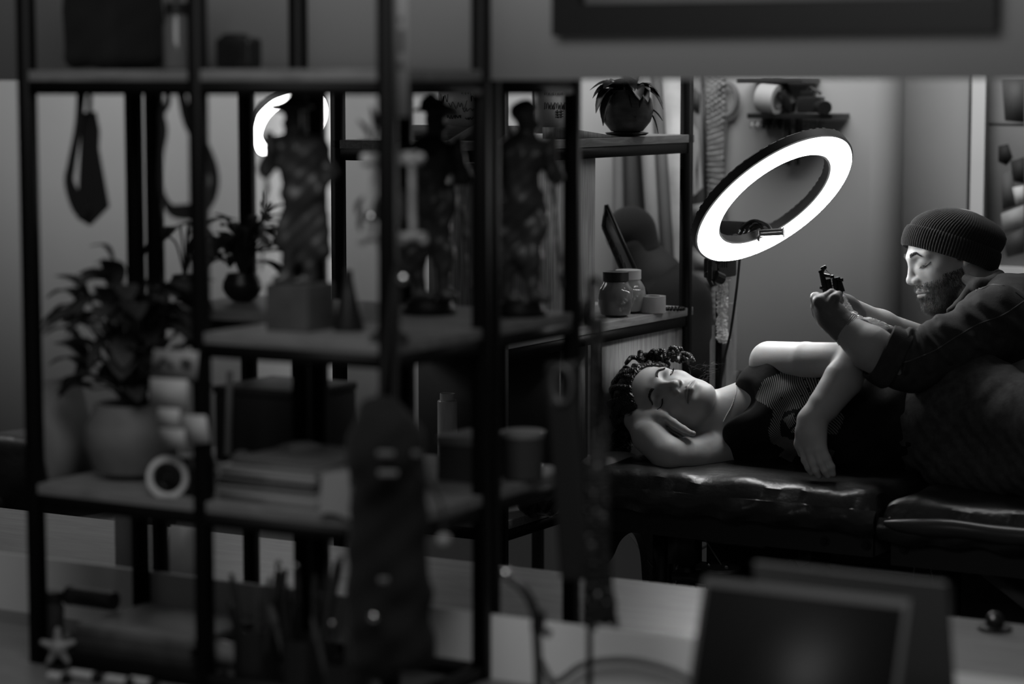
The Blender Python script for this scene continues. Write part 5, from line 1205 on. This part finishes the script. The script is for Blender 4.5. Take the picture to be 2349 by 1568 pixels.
sheet('loose sheet lying on the lower board before the plant', [(230, 1130), (330, 1138), (350, 1112), (262, 1106)], 3.02, 3.08, .18, .004)
c = SP(523, 3.06, LOWZ); cd = thing('candle', 'slim pale candle standing beside the cards', 'candle', c)
hgt = PY(523, 884, 3.06).z-c.z
MB().lathe(SP(523, 3.22, LOWZ+.0005), [(.022, 0), (.022, .004), (.008, .01), (.007, .03), (.009, .032)], 20).build('holder', BLACKM, cd)
MB().tube([SP(523, 3.22, LOWZ+.03), SP(527, 3.22, LOWZ+hgt)], [.0062, .0055], 12).build('wax_stick', mat('pale_wax', .14, .5), cd)
tag(MB().ball(SP(557, 3.225, LOWZ+.0215), .021, 24).build('stone_ball', mat('grey_stone_ball', .12, .5, noise=.3)), 'grey stone ball beside the candle', 'ball')
bx = thing('storage_box', 'dark square box on the lower board of the second rack', 'box', SP(585, 3.42, LOWZ))
a, b_ = SP(494, 3.33, LOWZ), SP(690, 3.33, LOWZ); wbox(a.x, b_.x, 3.33, 3.50, LOWZ+.0005, LOWZ+.115, bev=.003).build('carton', mat('dark_carton', .02, .6), bx); wbox(a.x-.002, b_.x+.002, 3.328, 3.502, LOWZ+.1155, LOWZ+.13, bev=.003).build('lid', mat('dark_carton', .02), bx)
# ---- statuettes
def statuette(label, px, Y, z, H, face, seed, block=True, hat=True):
    c = SP(px, Y, z); t = thing('statuette', label, 'statuette', c); zb = z+.0006; f = face
    if block:
        bs_ = .078; wbox(c.x-.04, c.x+.04, c.y-.038, c.y+.038, zb, zb+.072, bev=.002).build('plinth', mat('plinth_wood', .06, .6, .3, noise=.3, nscale=20), t); zb += .072
    else:
        MB().lathe((c.x, c.y, zb), [(.045, 0), (.046, .006), (.04, .012), (.038, .022), (.03, .024), (.001, .024)], 32).build('base', BLACKM, t); zb += .024
    s_ = SDF(); k = H/.33
    def L(x, y, zz_): return Vector((c.x, c.y, zb))+RT*(x*k*f)-FW*(y*k)+Vector((0, 0, zz_*k))
    e = lambda p, r_, kk=.01: s_.ell(L(*p), tuple(q*k for q in r_), k=kk)
    g_ = lambda a_, b2, r0, r1, kk=.008: s_.cap(L(*a_), L(*b2), r0*k, r1*k, kk)
    g_((-.016, 0, .008), (-.018, 0, .07), .010, .013); g_((-.018, 0, .07), (-.008, 0, .145), .014, .021)          # rear leg
    g_((.022, .01, .008), (.020, .008, .07), .010, .013); g_((.020, .008, .07), (.006, 0, .145), .014, .021)       # front leg
    g_((-.016, .0, .006), (.0, .006, .004), .009, .008); g_((.022, .01, .006), (.040, .016, .004), .009, .008)
    e((0, 0, .155), (.034, .026, .03)); g_((0, 0, .15), (.002, 0, .22), .028, .033); e((.002, 0, .225), (.042, .028, .030))
    g_((-.03, 0, .15), (-.036, 0, .055), .014, .018, .014)                                   # coat tail
    g_((-.036, .0, .232), (-.052, .004, .185), .014, .012); g_((-.052, .004, .185), (-.030, .018, .150), .012, .009)
    g_((.038, .006, .232), (.054, .016, .19), .014, .012); g_((.054, .016, .19), (.046, .034, .225), .012, .009); g_((.046, .034, .225), (.048, .036, .245), .009, .008)
    g_((.004, 0, .24), (.008, 0, .262), .013, .012); e((.010, .002, .279), (.0165, .0155, .021), .006); g_((.022, .003, .272), (.027, .003, .270), .005, .004, .004); g_((.018, .003, .262), (.02, .004, .25), .007, .006, .006)
    if hat:
        e((.012, 0, .297), (.038, .034, .0055), .004); e((.006, 0, .306), (.020, .019, .014), .006); g_((.044, 0, .292), (.02, 0, .297), .005, .01, .006)
    else: e((.006, 0, .292), (.021, .02, .017), .008)
    rr_ = random.Random(seed)
    for i in range(16): e((rr_.uniform(-.034, .034), rr_.uniform(.0, .02), rr_.uniform(.06, .24)), (rr_.uniform(.008, .012), .008, rr_.uniform(.01, .03)), .014)
    g_((.047, .036, .21), (.064, .030, .02), .0035, .0035, .002)
    s_.mesh('figure', .0028, BRONZE, t, disp=wr(.0012, 130, seed=seed)); return t
statuette('hatted bronze statuette on a wooden cube, centre of the middle board', 690, 3.10, MIDZ, .305, -1, 1)
statuette('mirrored hatted statuette facing right, left of the thick dark post', 985, 3.42, MIDZ, .35, 1, 2, False)
statuette('bareheaded statuette just right of the thick dark post', 1192, 3.46, MIDZ, .355, 1, 5, False, False)
cn = SP(800, 3.12, MIDZ); tag(MB().lathe((cn.x, cn.y, MIDZ+.0005), [(.001, 0), (.024, 0), (.024, .01), (.012, .06), (.007, .085), (.007, .094), (.001, .095)], 28).build('black_cone_bottle', BLACKP), 'small black cone shaped bottle beside the hatted statuette', 'bottle')
# ---- ornamental clock
oc = SP(893, 3.02, MIDZ); ck = thing('ornamental_clock', 'ornate openwork table clock before the middle rack post', 'clock', oc)
OM = mat('old_brass', .32, .45, .5, metal=.2, noise=.5, nscale=30)
MB().lathe((oc.x, oc.y, MIDZ+.0005), [(.03, 0), (.03, .008), (.02, .014), (.012, .03), (.008, .06), (.008, .13), (.016, .137), (.02, .142)], 24).build('foot', BRONZE, ck)
def O(px, py): return PY(px, py, 3.02)
fr_ = MB()
for a, b_, r_ in (((835, 372), (965, 368), .0075), ((828, 545), (975, 543), .0075), ((945, 372), (947, 545), .0055), ((858, 372), (853, 545), .005), ((840, 358), (958, 352), .004)): fr_.tube([O(*a), O(*b_)], r_, 10)
for x in (838, 870, 905, 938, 964): fr_.ball(O(x, 362), .008, 10)
for x in (830, 880, 925, 972): fr_.ball(O(x, 553), .007, 10)
fr_.build('openwork_frame', OM, ck)
dc = O(895, 480); Rd = basis(cv(0, 0, 1), cv(0, 1, 0))@Matrix.Rotation(PI/2, 3, 'Y')
MB().lathe(dc, [(.001, -.012), (.026, -.012), (.026, .004), (.021, .006), (.020, .002), (.001, .002)], 32, Rd).build('dial', mat('dim_dial', .03, .4), ck)
MB().ball(O(852, 498), .0085, 12).build('knob', CHROME, ck); MB().ball(O(874, 474), .006, 12).build('knob', CHROME, ck)
MB().ball(O(893, 330), (.012, .012, .02), 12).ball(O(893, 300), .008, 10).build('finial', BRONZE, ck)
for (a, b_) in (((850, 320), (820, 270)), ((860, 300), (850, 240)), ((845, 330), (822, 320)), ((835, 480), (826, 530)), ((832, 450), (818, 490))): fm = MB(); leaf(fm, O(*a), O(*b_), .008, bend=.1); fm.build('metal_leaf', BRONZE, ck)
fm = MB(); fm.tube([O(866, 372), O(855, 320), O(862, 298)], .002, 5); fm.build('metal_stem', BRONZE, ck)
# ---- printed strip on the post
stp = thing('paper_strip', 'long pale paper strip with faded marks hanging beside the rack post', 'paper strip', PY(919, 265, 2.97))
xs0, xs1 = PY(904, 100, 2.965).x, PY(936, 100, 2.965).x
wbox(xs0, xs1, 2.965, 2.966, PY(919, 268, 2.965).z, 1.95).build('strip', mat('strip_paper', .22, .7), stp)
mk = MB()
for (px, py, r_) in ((919, 151, .0065), (919, 45, .004)): mk.ball(PY(px, py, 2.9645), (r_, .0006, r_), 14)
for k in range(5): mk.box(PY(921, 72+k*11, 2.9645), (.010, .0006, .0045)); mk.box(PY(921, 72+k*11, 2.9643), (.003, .0006, .007))
mk.build('printed_mark', mat('ink', .03), stp)
# ---- top board
tz = TOPZ+.0006
h0 = SP(262, 3.10, tz); bk_ = thing('camera_bag', 'rounded black case with a side pocket on the top board', 'bag', h0)
SDF().box((h0.x, 3.10, tz+.085), (.034, .05, .060), rd=.022).mesh('case', .004, BLACKC, bk_, disp=wr(.0015, 60))
SDF().cap(SP(196, 3.05, tz+.115), SP(196, 3.05, tz+.055), .020, .020).mesh('side_pocket', .003, mat('glossy_black', .008, .15, .5), bk_)
tube_obj('carry_handle', bez([SP(230, 3.1, tz+.16), SP(262, 3.1, tz+.20), SP(300, 3.1, tz+.16)], 14), .006, BLACKC, bk_)
j0 = SP(408, 3.10, tz); jt = thing('jar', 'tall clear glass jar behind the second rack post on the top board', 'jar', j0)
MB().lathe(j0, [(.018, 0), (.023, .003), (.023, .07), (.018, .082), (.018, .088)], 28).build('glass_body', mat('jar_glass_dim', .10, .1, .5), jt); MB().lathe(j0+Vector((0, 0, .088)), [(.019, 0), (.019, .018), (.001, .02)], 24).build('lid', BLACKP, jt)
for k in range(5): leaf(fm2 := MB(), j0+Vector((0, 0, .11)), j0+Vector((.05*math.cos(k*1.3), .03*math.sin(k*1.3), .15)), .006); fm2.build('sprig', LEAF, jt)
k0 = SP(548, 3.10, tz); kc = thing('camera', 'compact black camera lying on the top board', 'camera', k0)
SDF().box((k0.x, 3.10, tz+.026), (.028, .012, .018), rd=.006).box((k0.x-.006, 3.10, tz+.05), (.012, .01, .003), rd=.004).mesh('camera_body', .003, BLACKP, kc)
MB().lathe((k0.x, 3.082, tz+.024), [(.001, -.016), (.017, -.016), (.018, .0), (.001, .002)][::-1], 24, Matrix.Rotation(PI/2, 3, 'X')).build('lens', mat('lens_black', .005, .1), kc)
# ---- straps hanging from the top board
def strap(label, pts, Y, w_, n=50, name='camera_strap'):
    t = thing(name, label, 'strap', PY(pts[0][0], pts[0][1], Y)); P_ = bez([PY(a, b_, Y+(dy if len(p) > 3 else 0)) for p in pts for a, b_, dy in [((p[0], p[1], p[3] if len(p) > 3 else 0))]], n); W_ = bez([(p[2], 0, 0) for p in pts], n)
    vs = []
    for i, p in enumerate(P_):
        tg_ = (P_[min(i+1, n)]-P_[max(i-1, 0)]).normalized(); s_ = tg_.cross(Vector((.25, 1, 0))).normalized(); hw = W_[i].x/2*.00068
        vs += [p-s_*hw, p+s_*hw]
    k = len(vs); vs += [v_+Vector((0, .003, 0)) for v_ in vs]; f = []
    for i in range(n): f += [(2*i, 2*i+1, 2*i+3, 2*i+2), (k+2*i+2, k+2*i+3, k+2*i+1, k+2*i), (2*i, 2*i+2, k+2*i+2, k+2*i), (2*i+1, k+2*i+1, k+2*i+3, 2*i+3)]
    MB().add(vs, f).build('webbing', BLACKC, t); return t
s1 = strap('folded black strap hanging from the left of the top board', [(186, 204, 34), (178, 290, 26), (162, 380, 30), (158, 420, 36), (178, 470, 50), (200, 492, 30)], 3.0, 1)
SDFm = MB().prism([PY(190, 258, 3.01), PY(215, 256, 3.01), PY(224, 300, 3.01), (PY(222, 340, 3.01)), PY(246, 474, 3.01), PY(204, 517, 3.01), PY(176, 500, 3.01), PY(184, 330, 3.01)], (0, .006, 0)); SDFm.build('shoulder_pad', BLACKC, s1)
MB().tube([PY(207, 204, 3.01), PY(205, 262, 3.01)], .004, 8).build('cord', BLACKC, s1)
strap('looped black strap hanging from the top board between the posts', [(412, 204, 26), (430, 280, 30), (468, 340, 34), (490, 400, 30), (484, 450, 30), (455, 480, 36), (420, 486, 36), (388, 478, 26), (368, 430, 14), (368, 360, 16), (374, 300, 26), (370, 262, 20), (382, 235, 22), (384, 204, 18)], 3.0, 1, 90)
# ---- items on the near desk, left bay
dz = .7555
zz = dz+.001
MAGL = ('dark magazine at the bottom of the desk pile', 'grey magazine in the middle of the desk pile', 'patterned magazine on top of the desk pile')
for k, (x0, x1, h_, v, r_) in enumerate(((170, 445, .03, .02, 0), (165, 440, .02, .05, .1), (175, 450, .014, .10, .16))):
    a, b_ = SP(x0, 3.02, zz), SP(x1, 3.02, zz); t = thing('magazine', MAGL[k], 'magazine', ((a.x+b_.x)/2, 3.12, zz), 'magazines piled on the near desk')
    wbox(a.x, b_.x, 3.015, 3.225-k*.01, zz, zz+h_, bev=.002).build('pages', mat('mag%.2f' % v, v, .5, .4, noise=.5, nscale=18), t); zz += h_+.0005
rn = thing('cylinder_case', 'black cylindrical case lying on the magazines', 'case', SP(212, 3.1, zz))
MB().tube([SP(160, 3.12, zz+.0165), SP(262, 3.12, zz+.0165)], .016, 24).build('case_body', BLACKP, rn); MB().tube([SP(158, 3.12, zz+.0165), SP(163, 3.12, zz+.0165)], .0168, 24).build('end_cap', BLACKM, rn)
jj = SP(122, 3.06, dz); t = thing('jar', 'little dark lidded jar at the left corner of the desk', 'jar', jj)
MB().lathe(jj, [(.014, 0), (.019, .004), (.020, .075), (.016, .085)], 24).build('glass_body', mat('smoky_glass', .03, .1, .5), t); MB().lathe(jj+Vector((0, 0, .085)), [(.018, 0), (.018, .018), (.001, .02)], 24).build('lid', BLACKP, t)
st_ = thing('figurine', 'small white star shaped figurine on the desk', 'figurine', SP(135, 2.97, dz))
c = SP(133, 2.97, dz+.035); s_ = SDF()
for k in range(5): s_.cap(c, c+RT*math.cos(k*1.2566+PI/2)*.026+Vector((0, 0, 1))*math.sin(k*1.2566+PI/2)*.029, .009, .005, k=.006)
s_.mesh('star', .002, mat('white_glaze', .2, .4), st_); MB().box((c.x, c.y, dz+.003), (.03, .02, .005), bev=.001).build('base', BLACKP, st_)
for k, (x0, x1, Y) in enumerate(((115, 145, 2.90), (168, 216, 2.93), (248, 292, 2.93), (302, 346, 2.94))):
    m_ = thing('marker', 'fat white marker lying on the desk front, %s' % ('nearest the corner post', 'second from the left', 'third from the left', 'rightmost of the row')[k], 'marker', SP(x0, Y, dz), 'white markers on the desk front')
    a, b_ = SP(x0, Y, dz+.0085), SP(x1, Y, dz+.0085); MB().tube([a, b_], .0082, 14).build('barrel', mat('white_marker', .40, .4), m_); MB().tube([b_, b_+(b_-a).normalized()*.012], .0078, 14).build('cap', BLACKP, m_)
bo_ = thing('bottle', 'tall translucent bottle behind the left rack post', 'bottle', SP(292, 3.6, .75))
MB().lathe(SP(292, 3.60, .7505), [(.02, 0), (.0225, .004), (.0225, .13), (.010, .16), (.009, .185)], 26).build('bottle_body', mat('milky_plastic', .22, .25, .5, trans=.2), bo_); MB().lathe(SP(292, 3.60, .7505)+Vector((0, 0, .185)), [(.011, 0), (.011, .022), (.001, .023)], 20).build('cap', BLACKP, bo_)
cd2 = thing('card', 'bright blank card propped up on the far desk', 'card', SP(412, 3.62, .75))
MB().prism([SP(374, 3.62, .7505), SP(454, 3.62, .7505), PY(452, 1212, 3.68), PY(392, 1204, 3.68)], (0, .002, 0)).build('card', mat('bright_card', .62, .5), cd2); MB().prism([SP(400, 3.66, .7505), SP(430, 3.66, .7505), SP(430, 3.75, .7505), PY(415, 1230, 3.68)], (.001, 0, 0)).build('prop', PAPER, cd2)
# ---- pots of brushes and tools, middle bay and right bay of the desk
def toolpot(label, px, Y, n, H, seed, R=.036, spread=.5, glint=True):
    c = SP(px, Y, dz+.0006); t = thing('tool_pot', label, 'pot', c); r = random.Random(seed)
    MB().lathe(c, [(R*.85, 0), (R, .003), (R, .095), (R*.93, .095), (R*.9, .006), (.001, .006)], 28).build('pot', BLACKP, t)
    for i in range(n):
        a = r.uniform(0, 2*PI); q0 = c+Vector((math.cos(a)*R*.5, math.sin(a)*R*.5, .012)); ln_ = H*r.uniform(.6, 1); tl_ = r.uniform(.1, spread)
        q1 = q0+Vector((math.cos(a)*tl_*ln_*.7, math.sin(a)*tl_*ln_*.35, ln_))
        v = r.choice((.01, .015, .03, .06)); w_ = r.uniform(.0025, .0055)
        b_ = MB().tube([q0, q0.lerp(q1, .8), q0.lerp(q1, .82), q1], [w_, w_, w_*1.3, w_*.7], 8).build('brush', mat('brush%.3f' % v, v, .35, .5))
        tag(b_, 'long handled tool standing in the %s' % label.split(',')[0], 'tool', 'tools in the '+label.split(',')[0])
        if glint and i % 4 == 0: MB().ball(q1, .004, 8).build('metal_tip', CHROME, b_)
    return t
toolpot('left black tool pot on the desk, middle bay', 590, 3.04, 14, .19, 3)
toolpot('right black tool pot on the desk, middle bay', 700, 3.02, 16, .21, 9)
toolpot('black tool pot near the front rack post', 800, 2.92, 12, .20, 14)
gp_ = thing('goggles', 'pale rounded goggles lying on the desk beside the tool pots', 'goggles', SP(515, 3.0, dz))
SDF().ell(SP(510, 3.04, dz+.045), (.03, .02, .02), k=.01).ell(SP(552, 3.04, dz+.045), (.03, .02, .02), k=.01).box(SP(530, 3.06, dz+.02), (.03, .02, .02), rd=.004).mesh('lens_shell', .003, mat('pale_lens', .16, .2, .5), gp_)
# ---- tall bag hanging in front of the right rack post
bgc = PY(872, 1230, 2.86); hb = thing('backpack', 'black backpack with metal buckles hanging before the right rack post', 'bag', PY(872, 1560, 2.86))
q_ = SDF().cap(PY(868, 1000, 2.88), PY(872, 1480, 2.88), .040, .047, k=.02).ell(PY(880, 1040, 2.86), (.047, .04, .06), k=.03).cap(PY(925, 1000, 2.88), PY(950, 1500, 2.88), .026, .03, k=.02).cap(PY(850, 940, 2.88), PY(895, 930, 2.88), .012, .012, k=.02)
q_.mesh('bag_body', .005, BLACKC, hb, disp=wr(.003, 55, seed=3))
tube_obj('hanging_loop', bez([PY(850, 945, 2.88), PY(875, 890, 2.90), PY(905, 640, 2.965), PY(915, 640, 2.965), PY(905, 945, 2.88)], 30), .004, BLACKC, hb)
for (px, py, sx_, v) in ((885, 1040, 42, .05), (890, 1085, 48, .06), (955, 1040, 20, .04), (880, 1330, 26, .05)):
    c = PY(px, py, 2.815); MB().box(c, (sx_/1700, .006, .008), Matrix.Rotation(YAW, 3, 'Z'), bev=.002).build('buckle', mat('dull_buckle%.2f' % v, v*2.2, .35, .5), hb)
MB().ball(PY(855, 1415, 2.82), (.008, .005, .007), 12).build('rivet', CHROME, hb); MB().ball(PY(922, 640, 2.955), (.010, .006, .009), 12).build('hook', CHROME, hb)
kb_ = MB().ball(PY(1018, 1240, 2.80), .0105, 16); ho = thing('hanging_ornament', 'small grey ball on a black cord dangling before the lower rack', 'ornament', PY(1018, 1250, 2.80)); kb_.build('ball', mat('grey_ball', .2, .4), ho)
tube_obj('cord', bez([PY(1018, 1232, 2.80), PY(1010, 1150, 2.84), PY(960, 1080, 2.86)], 12), .0022, BLACKC, ho)
# ---- containers on the second rack, right bay
for (x0, x1, H_, v, lab) in ((1003, 1098, .074, .16, 'pale topped square container left of the thick dark post'),):
    a, b_ = SP(x0, 3.34, LOWZ), SP(x1, 3.34, LOWZ); t = thing('container', lab, 'box', ((a.x+b_.x)/2, 3.4, LOWZ)); wbox(a.x, b_.x, 3.34, 3.44, LOWZ+.0005, LOWZ+H_-.014, bev=.002).build('tub', mat('dim_tub', .04, .5), t); wbox(a.x-.002, b_.x+.002, 3.338, 3.442, LOWZ+H_-.0138, LOWZ+H_, bev=.002).build('lid', mat('pale_lid', v, .4), t)
c = SP(1200, 3.42, LOWZ+.0006); t = thing('container', 'round grey tub with a pale rim right of the thick dark post', 'tub', c)
MB().lathe(c, [(.028, 0), (.032, .003), (.034, .07), (.030, .07), (.028, .006), (.001, .006)], 36).build('tub', mat('dim_tub', .04), t); MB().lathe(c+Vector((0, 0, .0705)), [(.001, 0), (.0355, 0), (.0355, .008), (.033, .010), (.001, .009)], 36).build('lid', mat('pale_lid', .16), t)
# ---- jewellery stand at the right end of the racks
jb = PY(1352, 1568, 3.1); jx = jb.x; js = thing('jewellery_stand', 'tall thin black stand at the right end of the racks', 'stand', (jx, 3.1, dz))
ztop = PY(1352, 640, 3.1).z
MB().lathe((jx, 3.1, dz+.0005), [(.05, 0), (.05, .006), (.006, .012)], 30).build('base', BLACKM, js); MB().tube([(jx, 3.1, dz+.01), (jx, 3.1, ztop)], .0045, 10).build('pole', BLACKM, js)
MB().tube(bez([PY(1352, 660, 3.1), PY(1358, 640, 3.09), PY(1378, 650, 3.08), PY(1386, 690, 3.08), PY(1384, 730, 3.08)], 16), .0042, 8).build('hook', BLACKM, js)
MB().tube([PY(1268, 838, 3.09), PY(1356, 826, 3.1)], .0035, 8).build('arm', BLACKM, js)
MB().ball(PY(1345, 720, 3.1), (.011, .011, .022), 12).build('finial', BLACKM, js)
BG = mat('dark_glass_bead', .006, .4, .25); BG_GLINT = mat('glint_glass_bead', .10, .15, .6)  # second bead is paler and glossier, mixed in as glints
for k in range(7):
    r = random.Random(30+k); pts = bez([PY(1384-k*3, 735, 3.08), PY(1362+k*4, 900, 3.06+.006*k), PY(1350+k*7, 1100, 3.05), PY(1346+k*8, 1280, 3.05), PY(1340+k*12, 1440-r.uniform(0, 25), 3.05)], 74); mb = MB(); mb2 = MB()
    for i, p in enumerate(pts): (mb2 if r.random() < .05 else mb).ball(p, r.uniform(.0035, .0065), 8)
    o = tag(mb.build('bead_necklace', BG), 'dark beaded necklace on the black stand, %s of seven' % ('first', 'second', 'third', 'fourth', 'fifth', 'sixth', 'seventh')[k], 'necklace', 'beaded necklaces on the black stand'); tag(mb2.build('pale_beads', BG_GLINT, o), kind='stuff')
pb_ = thing('handled_board', 'long dark board with an oval handle hole hanging from the stand', 'board', PY(1300, 1440, 3.08))
q_ = SDF().box((PY(1293, 960, 3.08)+PY(1318, 1200, 3.08))/2, (.020, .002, .155), basis((PY(1330, 1100, 3.08)-PY(1285, 1100, 3.08)), PY(1284, 850, 3.08)-PY(1322, 1430, 3.08)), rd=.006); 
q_.cut('box', PY(1290, 880, 3.08), (.007, .03, .020), rd=.006, k=.003); q_.mesh('board', .003, mat('dull_dark_board', .012, .45, .4), pb_)
rg = MB().tube([PY(1290+22*math.cos(a_)*1.0, 882+42*math.sin(a_), 3.07) for a_ in [2*PI*k/30 for k in range(31)]], .0042, 8); rg.build('handle_rim', mat('grey_rim', .06, .4), pb_)
# ---- gooseneck on the near desk, cords
gn_ = thing('gooseneck_microphone', 'black gooseneck rising from the near desk below the racks', 'gooseneck', SP(1236, 3.0, dz))
g0 = PY(1236, 1568, 3.0)
MB().tube(bez([Vector((g0.x, 3.0, dz+.01)), g0, PY(1232, 1470, 3.0), PY(1226, 1400, 3.0), PY(1200, 1350, 3.0), PY(1166, 1322, 3.0)], 30), .0068, 12).build('neck', BLACKP, gn_)
MB().tube([PY(1234, 1445, 3.0), PY(1236, 1400, 3.0)], .0105, 12).build('joint', BLACKP, gn_); MB().tube([PY(1236, 1440, 3.0), PY(1262, 1455, 3.0)], .006, 10).build('side_knob', BLACKP, gn_)
MB().ball(PY(1160, 1316, 3.0), .009, 14).build('tip', CHROME, gn_); MB().lathe((g0.x, 3.0, dz+.0005), [(.04, 0), (.04, .008), (.01, .014), (.008, .02)], 24).build('base', BLACKP, gn_)
tag(tube_obj('white_cable', bez([SP(1240, 3.255, .80), PY(1275, 1560, 3.255), PY(1340, 1522, 3.255), PY(1440, 1512, 3.255), PY(1540, 1535, 3.255), PY(1600, 1570, 3.255), SP(1640, 3.24, .762)], 40), .0055, mat('grey_cable', .22, .5)), 'thick pale cable arching against the low white wall', 'cable')
tag(tube_obj('thin_cable', bez([SP(1462, 3.42, .7545), SP(1500, 3.45, .770), SP(1545, 3.46, .775), SP(1598, 3.40, .7545)], 24), .0035, mat('grey_cable', .22)), 'short grey cable curling on the far desk beside the laptop', 'cable')
kn = thing('tap_knob', 'small dark knob with a bright glint on the far edge of the far desk', 'knob', SP(2282, 4.03, .75))
k3 = PY(2282, 1425, 4.03); MB().ball(k3, (.017, .014, .018), 16).build('head', BLACKP, kn); MB().ball(k3+cv(-.005, .007, .011), .005, 10).build('highlight_ball', CHROME, kn); MB().tube([k3, Vector((k3.x, 4.03, .756))], .010, 10).build('stem', BLACKP, kn); MB().lathe((k3.x, 4.03, .7505), [(.03, 0), (.03, .006), (.006, .01)], 20).build('base', BLACKP, kn)  # chrome ball put on the knob as its highlight
